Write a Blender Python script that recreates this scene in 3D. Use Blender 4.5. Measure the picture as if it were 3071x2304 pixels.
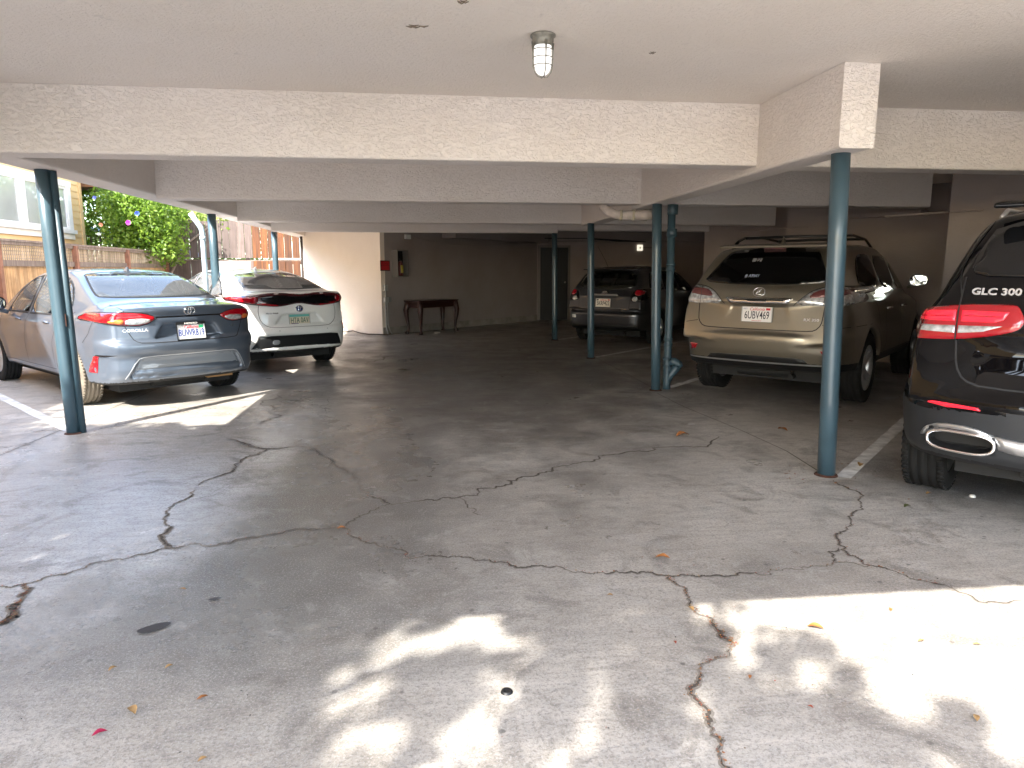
import bpy, math, random
import numpy as np
from mathutils import Vector, Matrix
from mathutils.geometry import delaunay_2d_cdt

# ------------------------------------------------------------------ camera, world, sun, exposure
for o in list(bpy.data.objects):
    bpy.data.objects.remove(o)
SC = bpy.context.scene
COL = SC.collection
YAW, PITCH = 0.1164, 0.16177
cam_d = bpy.data.cameras.new('camera')
cam_d.sensor_width = 36.0
cam_d.lens = 36.0 * 0.681
cam_d.clip_start = 0.05
cam_d.clip_end = 600
cam = bpy.data.objects.new('camera', cam_d)
COL.objects.link(cam)
cam.location = (0, 0, 1.45)
cam.rotation_euler = (math.pi / 2 - PITCH, 0, -YAW)
SC.camera = cam

SUN = Vector((-0.61, -1.0, 1.0)).normalized()
w = bpy.data.worlds.new('World')
SC.world = w
w.use_nodes = True
nt = w.node_tree
bg = nt.nodes['Background']
sky = nt.nodes.new('ShaderNodeTexSky')
sky.sky_type = 'NISHITA'
sky.sun_disc = False
sky.sun_elevation = math.asin(SUN.z)
sky.sun_rotation = math.atan2(SUN.x, SUN.y)
sky.air_density = 1.0
sky.dust_density = 1.5
nt.links.new(sky.outputs[0], bg.inputs[0])
bg.inputs[1].default_value = 0.15
sd = bpy.data.lights.new('sun', 'SUN')
sd.energy = 2.4
sd.angle = math.radians(0.5)
sd.color = (1.0, 0.95, 0.87)
so = bpy.data.objects.new('sun', sd)
COL.objects.link(so)
so.location = (-10, -10, 20)
so.rotation_euler = SUN.to_track_quat('Z', 'Y').to_euler()

SC.render.engine = 'CYCLES'
SC.cycles.max_bounces = 10
SC.cycles.diffuse_bounces = 6
SC.cycles.transparent_max_bounces = 12
SC.view_settings.view_transform = 'Standard'
SC.view_settings.look = 'None'
SC.view_settings.exposure = 3.15
SC.view_settings.gamma = 1.0

random.seed(7)
RNG = np.random.default_rng(7)

# ------------------------------------------------------------------ helpers: objects
def tag(o, label=None, cat=None, group=None, kind=None):
    if label: o['label'] = label
    if cat: o['category'] = cat
    if group: o['group'] = group
    if kind: o['kind'] = kind
    return o

def empty(name, loc=(0, 0, 0), rz=0.0, label=None, cat=None, group=None):
    o = bpy.data.objects.new(name, None)
    o.empty_display_size = 0.2
    COL.objects.link(o)
    o.location = loc
    o.rotation_euler = (0, 0, rz)
    return tag(o, label, cat, group)

def mesh_obj(name, verts, faces, mat, parent=None, smooth=False, fmats=None):
    me = bpy.data.meshes.new(name)
    V = np.asarray(verts, dtype=np.float32)
    me.from_pydata(V.tolist(), [], faces if isinstance(faces, list) else faces.tolist())
    mats = mat if isinstance(mat, (list, tuple)) else [mat]
    for m in mats: me.materials.append(m)
    if fmats is not None:
        me.polygons.foreach_set('material_index', np.asarray(fmats, dtype=np.int32))
    if smooth:
        me.polygons.foreach_set('use_smooth', np.ones(len(me.polygons), dtype=bool))
    me.update()
    o = bpy.data.objects.new(name, me)
    COL.objects.link(o)
    if parent: o.parent = parent
    return o

class MB:
    """collects shapes and links them as one mesh object"""
    def __init__(s): s.v = []; s.f = []; s.m = []
    def add(s, vs, fs, mi=0):
        n = len(s.v)
        s.v += [tuple(float(c) for c in v) for v in vs]
        s.f += [tuple(int(i) + n for i in f) for f in fs]
        s.m += [mi] * len(fs)
        return s
    def box(s, x0, x1, y0, y1, z0, z1, mi=0):
        vs = [(x, y, z) for z in (z0, z1) for y in (y0, y1) for x in (x0, x1)]
        return s.add(vs, [(0, 2, 3, 1), (4, 5, 7, 6), (0, 1, 5, 4), (2, 6, 7, 3), (0, 4, 6, 2), (1, 3, 7, 5)], mi)
    def obox(s, c, size, rz=0.0, mi=0, rx=0.0, ry=0.0):
        M = Matrix.Rotation(rz, 3, 'Z') @ Matrix.Rotation(ry, 3, 'Y') @ Matrix.Rotation(rx, 3, 'X')
        vs = [Vector(c) + M @ Vector((x * size[0] / 2, y * size[1] / 2, z * size[2] / 2)) for z in (-1, 1) for y in (-1, 1) for x in (-1, 1)]
        return s.add(vs, [(0, 2, 3, 1), (4, 5, 7, 6), (0, 1, 5, 4), (2, 6, 7, 3), (0, 4, 6, 2), (1, 3, 7, 5)], mi)
    def tube(s, pts, rs, n=12, mi=0, cap=True):
        pts = [Vector(p) for p in pts]
        if not hasattr(rs, '__len__'): rs = [rs] * len(pts)
        base = len(s.v); up = None
        rings = []
        for i, p in enumerate(pts):
            a = pts[max(i - 1, 0)]; b = pts[min(i + 1, len(pts) - 1)]
            d = (b - a)
            if d.length < 1e-9: d = Vector((0, 0, 1))
            d.normalize()
            if up is None:
                up = d.orthogonal().normalized()
            u = up - d * up.dot(d)
            if u.length < 1e-6: u = d.orthogonal()
            u.normalize(); up = u
            v = d.cross(u)
            rings.append([p + (u * math.cos(2 * math.pi * k / n) + v * math.sin(2 * math.pi * k / n)) * rs[i] for k in range(n)])
        vs = [q for r in rings for q in r]
        fs = []
        for i in range(len(pts) - 1):
            for k in range(n):
                a = i * n + k; b = i * n + (k + 1) % n
                fs.append((a, b, b + n, a + n))
        if cap:
            fs.append(tuple(range(n))[::-1]); fs.append(tuple((len(pts) - 1) * n + k for k in range(n)))
        return s.add(vs, fs, mi)
    def lathe(s, prof, c=(0, 0, 0), axis='Z', n=24, mi=0, closed=False):
        """prof list of (r, h)"""
        vs = []
        for (r, hh) in prof:
            for k in range(n):
                a = 2 * math.pi * k / n
                p = (r * math.cos(a), r * math.sin(a), hh)
                if axis == 'X': p = (hh, r * math.cos(a), r * math.sin(a))
                if axis == 'Y': p = (r * math.sin(a), hh, r * math.cos(a))
                vs.append((p[0] + c[0], p[1] + c[1], p[2] + c[2]))
        fs = []
        m = len(prof)
        for i in range(m if closed else m - 1):
            for k in range(n):
                a = i * n + k; b = i * n + (k + 1) % n
                j = ((i + 1) % m) * n
                fs.append((a, b, j + (k + 1) % n, j + k))
        return s.add(vs, fs, mi)
    def prism(s, poly, z0, z1, mi=0):
        n = len(poly)
        vs = [(p[0], p[1], z0) for p in poly] + [(p[0], p[1], z1) for p in poly]
        fs = [tuple(range(n))[::-1], tuple(range(n, 2 * n))] + [(i, (i + 1) % n, n + (i + 1) % n, n + i) for i in range(n)]
        return s.add(vs, fs, mi)
    def build(s, name, mat, parent=None, smooth=False, bevel=0.0):
        o = mesh_obj(name, s.v, s.f, mat, parent, smooth, s.m)
        if bevel:
            b = o.modifiers.new('bevel', 'BEVEL'); b.width = bevel; b.segments = 2; b.limit_method = 'ANGLE'
        return o

def copy_thing(root, loc, rz, label, group=None):
    r = root.copy(); COL.objects.link(r); r.location = loc; r.rotation_euler = (0, 0, rz)
    r['label'] = label
    if group: r['group'] = group
    for ch in list(root.children):
        c = ch.copy(); COL.objects.link(c); c.parent = r
        for g in ch.children:
            d = g.copy(); COL.objects.link(d); d.parent = c
    return r

# ------------------------------------------------------------------ helpers: materials
def new_mat(name):
    m = bpy.data.materials.new(name); m.use_nodes = True
    nt = m.node_tree
    return m, nt, nt.nodes['Principled BSDF']

def simple(name, col, rough=0.5, metal=0.0, coat=0.0, spec=0.5, var=0.0, vscale=3.0, bump=0.0, bscale=60.0, emit=None):
    m, nt, p = new_mat(name)
    p.inputs['Base Color'].default_value = (*col, 1)
    p.inputs['Roughness'].default_value = rough
    p.inputs['Metallic'].default_value = metal
    p.inputs['Coat Weight'].default_value = coat
    p.inputs['Coat Roughness'].default_value = 0.03
    p.inputs['Specular IOR Level'].default_value = spec
    tc = nt.nodes.new('ShaderNodeTexCoord')
    if var:
        n = nt.nodes.new('ShaderNodeTexNoise'); n.inputs['Scale'].default_value = vscale; n.inputs['Detail'].default_value = 8
        nt.links.new(tc.outputs['Object'], n.inputs['Vector'])
        mx = nt.nodes.new('ShaderNodeMapRange')
        mx.inputs[1].default_value = 0.3; mx.inputs[2].default_value = 0.7
        mx.inputs[3].default_value = 1 - var; mx.inputs[4].default_value = 1 + var * 0.6
        nt.links.new(n.outputs['Fac'], mx.inputs[0])
        mul = nt.nodes.new('ShaderNodeVectorMath'); mul.operation = 'SCALE'
        mul.inputs[0].default_value = col
        nt.links.new(mx.outputs[0], mul.inputs['Scale'])
        nt.links.new(mul.outputs[0], p.inputs['Base Color'])
    if bump:
        n = nt.nodes.new('ShaderNodeTexNoise'); n.inputs['Scale'].default_value = bscale; n.inputs['Detail'].default_value = 4
        nt.links.new(tc.outputs['Object'], n.inputs['Vector'])
        b = nt.nodes.new('ShaderNodeBump'); b.inputs['Strength'].default_value = bump; b.inputs['Distance'].default_value = 0.01
        nt.links.new(n.outputs['Fac'], b.inputs['Height']); nt.links.new(b.outputs[0], p.inputs['Normal'])
    if emit:
        p.inputs['Emission Color'].default_value = (*emit[0], 1); p.inputs['Emission Strength'].default_value = emit[1]
    return m

def ramp(nt, fac, stops):
    r = nt.nodes.new('ShaderNodeValToRGB')
    e = r.color_ramp.elements
    while len(e) < len(stops): e.new(0.5)
    for el, (p, c) in zip(e, stops):
        el.position = p; el.color = (*c, 1) if len(c) == 3 else c
    nt.links.new(fac, r.inputs[0])
    return r.outputs[0]

def noise(nt, vec, scale, detail=6, rough=0.55, dist=0.0):
    n = nt.nodes.new('ShaderNodeTexNoise')
    n.inputs['Scale'].default_value = scale; n.inputs['Detail'].default_value = detail
    n.inputs['Roughness'].default_value = rough; n.inputs['Distortion'].default_value = dist
    if vec is not None: nt.links.new(vec, n.inputs['Vector'])
    return n.outputs['Fac']

def mix(nt, fac, a, b, mode='MIX'):
    m = nt.nodes.new('ShaderNodeMix'); m.data_type = 'RGBA'; m.blend_type = mode
    if isinstance(fac, (int, float)): m.inputs[0].default_value = fac
    else: nt.links.new(fac, m.inputs[0])
    for s, v in ((6, a), (7, b)):
        if isinstance(v, tuple): m.inputs[s].default_value = (*v, 1)
        else: nt.links.new(v, m.inputs[s])
    return m.outputs[2]

def math_n(nt, op, a, b=0.0, c=None):
    m = nt.nodes.new('ShaderNodeMath'); m.operation = op
    for i, v in enumerate((a, b) if c is None else (a, b, c)):
        if isinstance(v, (int, float)): m.inputs[i].default_value = v
        else: nt.links.new(v, m.inputs[i])
    return m.outputs[0]

def mapr(nt, v, a, b, c, d):
    m = nt.nodes.new('ShaderNodeMapRange')
    for i, q in enumerate((a, b, c, d)): m.inputs[i + 1].default_value = q
    nt.links.new(v, m.inputs[0]); return m.outputs[0]

def stucco(name, col, strength=0.8, scale=38.0, dirt=0.12):
    m, nt, p = new_mat(name)
    tc = nt.nodes.new('ShaderNodeTexCoord'); v = tc.outputs['Object']
    big = noise(nt, v, 0.7, 4, 0.6)
    c = mix(nt, mapr(nt, big, 0.3, 0.7, 0, 1), tuple(k * (1 - dirt) for k in (col[0], col[1] * 0.985, col[2] * 0.95)), col)
    sp = noise(nt, v, 9.0, 3, 0.7)
    c = mix(nt, mapr(nt, sp, 0.68, 0.78, 0, 0.35), c, tuple(k * 0.6 for k in col))
    nt.links.new(c, p.inputs['Base Color'])
    p.inputs['Roughness'].default_value = 0.9
    p.inputs['Specular IOR Level'].default_value = 0.25
    mp = nt.nodes.new('ShaderNodeMapping'); nt.links.new(v, mp.inputs[0])
    mp.inputs['Scale'].default_value = (0.75, 0.75, 1.4)
    n1_ = noise(nt, mp.outputs[0], scale, 5, 0.62, 0.5)
    pit = mapr(nt, n1_, 0.36, 0.52, 0.0, 1.0)
    fine = noise(nt, v, scale * 3.0, 4, 0.7)
    hsum = math_n(nt, 'ADD', math_n(nt, 'MULTIPLY', pit, 1.0), math_n(nt, 'MULTIPLY', fine, 0.7))
    b = nt.nodes.new('ShaderNodeBump'); b.inputs['Strength'].default_value = strength; b.inputs['Distance'].default_value = 0.012
    nt.links.new(hsum, b.inputs['Height']); nt.links.new(b.outputs[0], p.inputs['Normal'])
    grime = mix(nt, mapr(nt, n1_, 0.30, 0.42, 0.13 * min(1.0, strength), 0.0), c, tuple(k * 0.45 for k in col))
    nt.links.new(grime, p.inputs['Base Color'])
    return m

def concrete():
    m, nt, p = new_mat('concrete_floor')
    tc = nt.nodes.new('ShaderNodeTexCoord'); v = tc.outputs['Object']
    n1 = noise(nt, v, 0.55, 7, 0.6, 0.4)
    base = ramp(nt, n1, [(0.30, (0.29, 0.262, 0.226)), (0.45, (0.43, 0.396, 0.348)), (0.58, (0.52, 0.487, 0.436)), (0.76, (0.62, 0.59, 0.54))])
    # travel lane worn darker by tyres, and oil darkened parking bays
    def blob(cx, cy, rx, ry, soft=0.3, ns=1.6, amp=1.15):
        mp = nt.nodes.new('ShaderNodeMapping'); mp.vector_type = 'POINT'
        nt.links.new(v, mp.inputs[0])
        mp.inputs['Location'].default_value = (-cx / rx, -cy / ry, 0); mp.inputs['Scale'].default_value = (1 / rx, 1 / ry, 0)
        ln = nt.nodes.new('ShaderNodeVectorMath'); ln.operation = 'LENGTH'; nt.links.new(mp.outputs[0], ln.inputs[0])
        d = math_n(nt, 'ADD', ln.outputs['Value'], math_n(nt, 'MULTIPLY', math_n(nt, 'SUBTRACT', noise(nt, v, ns, 6, 0.65), 0.5), amp * 2))
        return mapr(nt, d, 1 - soft, 1 + soft, 1, 0)
    c = base
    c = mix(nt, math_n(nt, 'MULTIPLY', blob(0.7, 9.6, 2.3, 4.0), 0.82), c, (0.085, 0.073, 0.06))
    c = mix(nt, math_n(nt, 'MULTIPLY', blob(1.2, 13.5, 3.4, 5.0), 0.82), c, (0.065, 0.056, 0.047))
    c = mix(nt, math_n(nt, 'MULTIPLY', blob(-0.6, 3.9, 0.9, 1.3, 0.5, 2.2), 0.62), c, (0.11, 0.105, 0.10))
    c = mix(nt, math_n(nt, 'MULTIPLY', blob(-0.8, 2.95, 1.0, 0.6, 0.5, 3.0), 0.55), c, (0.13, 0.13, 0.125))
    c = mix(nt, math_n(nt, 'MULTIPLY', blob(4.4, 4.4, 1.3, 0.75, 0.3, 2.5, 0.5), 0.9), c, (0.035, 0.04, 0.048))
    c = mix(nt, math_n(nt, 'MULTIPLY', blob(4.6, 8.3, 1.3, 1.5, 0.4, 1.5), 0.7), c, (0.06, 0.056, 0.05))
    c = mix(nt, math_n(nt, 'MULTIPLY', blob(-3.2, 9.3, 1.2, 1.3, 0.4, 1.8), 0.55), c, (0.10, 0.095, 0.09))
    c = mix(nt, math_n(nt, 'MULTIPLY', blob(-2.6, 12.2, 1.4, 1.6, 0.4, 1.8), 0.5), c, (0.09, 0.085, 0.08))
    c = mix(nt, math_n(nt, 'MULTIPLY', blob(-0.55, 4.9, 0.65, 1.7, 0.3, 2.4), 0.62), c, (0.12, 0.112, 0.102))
    # pale patches painting the sheen of outside light on the floor
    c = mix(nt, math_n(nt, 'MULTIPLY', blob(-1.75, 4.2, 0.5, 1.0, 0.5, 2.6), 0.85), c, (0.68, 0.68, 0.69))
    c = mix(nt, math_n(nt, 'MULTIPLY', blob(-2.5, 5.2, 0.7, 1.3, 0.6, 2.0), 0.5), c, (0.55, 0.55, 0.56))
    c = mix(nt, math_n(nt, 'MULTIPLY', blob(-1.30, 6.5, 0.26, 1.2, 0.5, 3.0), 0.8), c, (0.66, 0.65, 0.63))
    # brushed streaks and fine speckle
    mp = nt.nodes.new('ShaderNodeMapping'); nt.links.new(v, mp.inputs[0]); mp.inputs['Scale'].default_value = (1.2, 5.0, 1)
    mp.inputs['Rotation'].default_value = (0, 0, 0.25)
    st = noise(nt, mp.outputs[0], 3.5, 8, 0.7, 0.8)
    c = mix(nt, mapr(nt, st, 0.36, 0.62, 0.36, 0.0), c, (0.15, 0.135, 0.118))
    med = noise(nt, v, 7.0, 8, 0.75, 0.5)
    c = mix(nt, mapr(nt, med, 0.56, 0.72, 0.0, 0.45), c, (0.14, 0.13, 0.12))
    c = mix(nt, mapr(nt, noise(nt, v, 4.2, 9, 0.72, 1.0), 0.54, 0.72, 0.0, 0.6), c, (0.49, 0.475, 0.45))
    c = mix(nt, mapr(nt, noise(nt, v, 2.4, 9, 0.68, 1.5), 0.51, 0.62, 0.0, 0.55), c, (0.15, 0.132, 0.112))
    fine = noise(nt, v, 70.0, 5, 0.85)
    c = mix(nt, mapr(nt, fine, 0.50, 0.58, 0.0, 0.55), c, (0.12, 0.115, 0.11))
    c = mix(nt, mapr(nt, noise(nt, v, 22.0, 6, 0.8), 0.54, 0.66, 0.0, 0.45), c, (0.15, 0.14, 0.13))
    f2 = noise(nt, v, 105.0, 3, 0.85)
    c = mix(nt, mapr(nt, f2, 0.53, 0.64, 0.0, 0.6), c, (0.55, 0.54, 0.52))
    spots = nt.nodes.new('ShaderNodeTexVoronoi'); spots.inputs['Scale'].default_value = 5.5; nt.links.new(v, spots.inputs['Vector'])
    c = mix(nt, mapr(nt, spots.outputs['Distance'], 0.045, 0.075, 0.6, 0.0), c, (0.07, 0.065, 0.06))
    nt.links.new(c, p.inputs['Base Color'])
    r = mapr(nt, noise(nt, v, 1.7, 6, 0.65), 0.3, 0.7, 0.24, 0.55)
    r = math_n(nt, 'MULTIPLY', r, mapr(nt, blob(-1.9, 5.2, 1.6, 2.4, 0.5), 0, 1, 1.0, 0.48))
    nt.links.new(r, p.inputs['Roughness'])
    p.inputs['Specular IOR Level'].default_value = 0.5
    b = nt.nodes.new('ShaderNodeBump'); b.inputs['Strength'].default_value = 0.35; b.inputs['Distance'].default_value = 0.006
    nt.links.new(math_n(nt, 'ADD', fine, math_n(nt, 'MULTIPLY', med, 1.5)), b.inputs['Height'])
    nt.links.new(b.outputs[0], p.inputs['Normal'])
    return m

def paint(name, col, metal=0.35, rough=0.32, coat=1.0, dust=0.0, dustcol=(0.5, 0.48, 0.44), spec=0.5):
    m, nt, p = new_mat(name); p.inputs['Specular IOR Level'].default_value = spec
    tc = nt.nodes.new('ShaderNodeTexCoord'); v = tc.outputs['Object']
    fl = noise(nt, v, 900, 2, 0.5)
    c = mix(nt, mapr(nt, fl, 0.35, 0.65, 0, 1), tuple(k * 0.9 for k in col), tuple(min(1, k * 1.08) for k in col))
    if dust:
        dn = noise(nt, v, 3.0, 6, 0.6)
        sx = nt.nodes.new('ShaderNodeSeparateXYZ'); nt.links.new(v, sx.inputs[0])
        low = mapr(nt, sx.outputs[2], 0.25, 0.9, 1.0, 0.35)
        dm = math_n(nt, 'MULTIPLY', math_n(nt, 'MULTIPLY', mapr(nt, dn, 0.3, 0.75, 0.2, 1.0), low), dust)
        c = mix(nt, dm, c, dustcol)
        nt.links.new(math_n(nt, 'ADD', math_n(nt, 'MULTIPLY', dm, 0.4), rough), p.inputs['Roughness'])
        nt.links.new(math_n(nt, 'SUBTRACT', coat, math_n(nt, 'MULTIPLY', dm, 0.9)), p.inputs['Coat Weight'])
    else:
        p.inputs['Roughness'].default_value = rough
        p.inputs['Coat Weight'].default_value = coat
    nt.links.new(c, p.inputs['Base Color'])
    p.inputs['Metallic'].default_value = metal
    p.inputs['Coat Roughness'].default_value = 0.02
    return m

def glass_mat(name, tint=(0.55, 0.62, 0.6), dust=0.12, dustcol=(0.5, 0.5, 0.48)):
    m = bpy.data.materials.new(name); m.use_nodes = True
    nt = m.node_tree; nt.nodes.clear()
    out = nt.nodes.new('ShaderNodeOutputMaterial')
    tr = nt.nodes.new('ShaderNodeBsdfTransparent'); tr.inputs[0].default_value = (*tint, 1)
    gl = nt.nodes.new('ShaderNodeBsdfGlossy'); gl.inputs['Roughness'].default_value = 0.03
    df = nt.nodes.new('ShaderNodeBsdfDiffuse'); df.inputs[0].default_value = (*dustcol, 1)
    fr = nt.nodes.new('ShaderNodeFresnel'); fr.inputs[0].default_value = 1.6
    tc = nt.nodes.new('ShaderNodeTexCoord')
    a = nt.nodes.new('ShaderNodeMixShader'); b = nt.nodes.new('ShaderNodeMixShader')
    nt.links.new(mapr(nt, noise(nt, tc.outputs['Object'], 2.5, 2, 0.5), 0.3, 0.7, dust * 0.8, dust * 1.15), a.inputs[0])
    nt.links.new(tr.outputs[0], a.inputs[1]); nt.links.new(df.outputs[0], a.inputs[2])
    nt.links.new(fr.outputs[0], b.inputs[0]); nt.links.new(a.outputs[0], b.inputs[1]); nt.links.new(gl.outputs[0], b.inputs[2])
    nt.links.new(b.outputs[0], out.inputs[0])
    return m

def leaf_mat(name, c1, c2, trans=0.35):
    m = bpy.data.materials.new(name); m.use_nodes = True
    nt = m.node_tree; nt.nodes.clear()
    out = nt.nodes.new('ShaderNodeOutputMaterial')
    gi = nt.nodes.new('ShaderNodeNewGeometry')
    col = mix(nt, gi.outputs['Random Per Island'], c1, c2)
    df = nt.nodes.new('ShaderNodeBsdfPrincipled'); nt.links.new(col, df.inputs['Base Color'])
    df.inputs['Roughness'].default_value = 0.42
    t = nt.nodes.new('ShaderNodeBsdfTranslucent')
    nt.links.new(mix(nt, 0.5, col, (0.25, 0.42, 0.04)), t.inputs[0])
    ms = nt.nodes.new('ShaderNodeMixShader'); ms.inputs[0].default_value = trans
    nt.links.new(df.outputs[0], ms.inputs[1]); nt.links.new(t.outputs[0], ms.inputs[2])
    nt.links.new(ms.outputs[0], out.inputs[0])
    return m

def wood_mat(name, cols, sx=40.0, sy=40.0, sz=1.2, rough=0.75, rnd=0.35):
    m, nt, p = new_mat(name)
    tc = nt.nodes.new('ShaderNodeTexCoord'); v = tc.outputs['Object']
    mp = nt.nodes.new('ShaderNodeMapping'); nt.links.new(v, mp.inputs[0]); mp.inputs['Scale'].default_value = (sx, sy, sz)
    g = noise(nt, mp.outputs[0], 1.0, 7, 0.65, 0.6)
    c = ramp(nt, g, [(0.25, cols[0]), (0.5, cols[1]), (0.75, cols[2])])
    gi = nt.nodes.new('ShaderNodeNewGeometry')
    sc = mapr(nt, gi.outputs['Random Per Island'], 0, 1, 1 - rnd, 1 + rnd)
    mul = nt.nodes.new('ShaderNodeVectorMath'); mul.operation = 'SCALE'
    nt.links.new(c, mul.inputs[0]); nt.links.new(sc, mul.inputs['Scale'])
    st = noise(nt, v, 2.2, 5, 0.6)
    c2 = mix(nt, mapr(nt, st, 0.5, 0.75, 0, 0.5), mul.outputs[0], tuple(k * 0.45 for k in cols[0]))
    nt.links.new(c2, p.inputs['Base Color']); p.inputs['Roughness'].default_value = rough
    b = nt.nodes.new('ShaderNodeBump'); b.inputs['Strength'].default_value = 0.4; b.inputs['Distance'].default_value = 0.01
    nt.links.new(g, b.inputs['Height']); nt.links.new(b.outputs[0], p.inputs['Normal'])
    return m

M = {}
M['ceiling'] = stucco('ceiling_stucco', (0.87, 0.805, 0.75), 0.55, 62.0, 0.06)
M['beam'] = stucco('beam_stucco', (0.80, 0.74, 0.70), 0.62, 46.0, 0.10)
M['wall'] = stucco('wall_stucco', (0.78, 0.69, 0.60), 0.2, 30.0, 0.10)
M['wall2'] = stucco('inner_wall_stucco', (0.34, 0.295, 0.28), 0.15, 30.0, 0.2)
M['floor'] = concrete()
M['crack'] = simple('crack_dark', (0.075, 0.063, 0.052), 0.95, bump=0.5)
M['joint'] = simple('joint_dark', (0.09, 0.08, 0.07), 0.9)
M['line'] = simple('worn_line_paint', (0.62, 0.62, 0.60), 0.7, var=0.35, vscale=9)
M['post'] = simple('teal_post_paint', (0.042, 0.078, 0.10), 0.38, coat=0.2, var=0.18, vscale=2.5, bump=0.12, bscale=18)
M['pipe_teal'] = simple('teal_pipe_paint', (0.036, 0.068, 0.087), 0.45, var=0.2, vscale=4)
M['pipe_pale'] = simple('sunlit_pipe_blue', (0.36, 0.46, 0.53), 0.45, var=0.15, vscale=4)  # sunlit look of the pipe put into a pale base colour
M['rust'] = simple('rust', (0.06, 0.022, 0.012), 0.9, var=0.4, vscale=20)
M['black'] = simple('black_plastic', (0.005, 0.0055, 0.0065), 0.5, bump=0.05, bscale=200)
M['gloss_black'] = simple('gloss_black', (0.003, 0.003, 0.004), 0.08, coat=0.6, spec=0.3)
M['gap'] = simple('panel_gap_dark', (0.006, 0.006, 0.007), 0.7)
M['chrome'] = simple('chrome', (0.78, 0.78, 0.79), 0.12, 1.0)
M['satin'] = simple('satin_silver', (0.55, 0.56, 0.57), 0.35, 0.9)
M['rubber'] = simple('tyre_rubber', (0.010, 0.010, 0.010), 0.8, spec=0.3, var=0.3, vscale=8, bump=0.2, bscale=120)
M['rubber_pale'] = simple('pale_tyre_rubber', (0.15, 0.125, 0.095), 0.85, var=0.35, vscale=10, bump=0.3, bscale=120)  # lighter, browner rubber, used on one rear tyre only
M['red_lens'] = simple('red_lens', (0.30, 0.002, 0.008), 0.12, coat=1.0)
M['dark_red'] = simple('dark_red_lens', (0.07, 0.001, 0.005), 0.1, coat=1.0)
M['clear_lens'] = simple('clear_lens', (0.62, 0.63, 0.64), 0.12, 0.55, coat=1.0, var=0.5, vscale=30)
M['amber'] = simple('amber_lens', (0.65, 0.16, 0.03), 0.15, coat=1.0)
M['white_plastic'] = simple('white_plastic', (0.7, 0.69, 0.66), 0.45)
M['metal_grey'] = simple('grey_metal_box', (0.42, 0.42, 0.41), 0.45, 0.5)
M['tint'] = simple('tinted_glass', (0.0015, 0.0016, 0.002), 0.03)
M['tint2'] = simple('tinted_glass_grey', (0.006, 0.0062, 0.007), 0.03)
M['glass_c'] = glass_mat('car_glass_green', (0.50, 0.57, 0.54), 0.16, (0.38, 0.42, 0.45))
M['glass_p'] = glass_mat('car_glass_grey', (0.20, 0.205, 0.21), 0.28, (0.36, 0.36, 0.36))
M['glass_m'] = glass_mat('car_glass_teal', (0.16, 0.21, 0.20), 0.015)
M['interior'] = simple('car_interior_dark', (0.02, 0.02, 0.022), 0.8)
M['plate_white'] = simple('plate_white', (0.72, 0.73, 0.74), 0.4)
M['dirt_black'] = simple('dark_stain', (0.03, 0.03, 0.03), 0.8)

# ------------------------------------------------------------------ ground and carport building
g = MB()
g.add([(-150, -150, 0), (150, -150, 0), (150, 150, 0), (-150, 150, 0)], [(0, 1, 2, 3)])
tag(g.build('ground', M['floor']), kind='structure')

ZC = 2.73          # ceiling height
XG0, XG1 = 2.59, 2.83
bld = empty('apartment_building', (0, 10, 0), 0, 'stucco apartment building whose ground floor is an open carport with beams and a low ceiling', 'building')
def part(mb, name, mat, label=None, bevel=0.0, smooth=False):
    o = mb.build(name, mat, bld, smooth, bevel)
    o.location = (0, -10, 0)
    if label: o['label'] = label
    return o
def beam_shape(x0, x1, y0, y1, z0, z1, seg=0.35):
    """a beam hull with softly rounded lower edges"""
    mb = MB(); r = 0.018
    prof = [(y0, z1), (y0, z0 + r), (y0 + r * .3, z0 + r * .3), (y0 + r, z0), (y1 - r, z0), (y1 - r * .3, z0 + r * .3), (y1, z0 + r), (y1, z1)]
    n = len(prof)
    vs = [(x0, a, b) for a, b in prof] + [(x1, a, b) for a, b in prof]
    mb.add(vs, [(i, i + 1, n + i + 1, n + i) for i in range(n - 1)] + [tuple(range(n)), tuple(range(n, 2 * n))[::-1]])
    return mb
ce = MB()
ce.box(-3.36, 13.0, 0.10, 20.6, ZC, ZC + 0.25)
ce.box(-3.36, 13.0, 0.05, 0.10, ZC - 0.02, ZC + 0.4)
part(ce, 'ceiling', M['ceiling'])
up = MB(); up.box(-3.36, 13.0, 0.05, 20.6, ZC + 0.401, 8.5)
part(up, 'upper_storeys', M['wall'])
BY = [(5.46, 2.265), (8.54, 2.25), (11.92, 2.225), (14.35, 2.20)]
for k, (y, z) in enumerate(BY):
    left_end = -3.052
    xr = XG0 - 0.002
    part(beam_shape(left_end, xr if k < 3 else 2.62, y, y + 0.26, z, ZC - 0.001), 'beam', M['beam'])
rx_ends = [12.0, 6.42, 6.05, 5.9]
for k, (y, z) in enumerate(BY):
    x0 = XG1 + 0.002 if k < 3 else 2.625
    part(beam_shape(x0, rx_ends[k], y, y + 0.26, z + (0.0 if k < 3 else 0.05), ZC - 0.001), 'beam', M['beam'])
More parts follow.
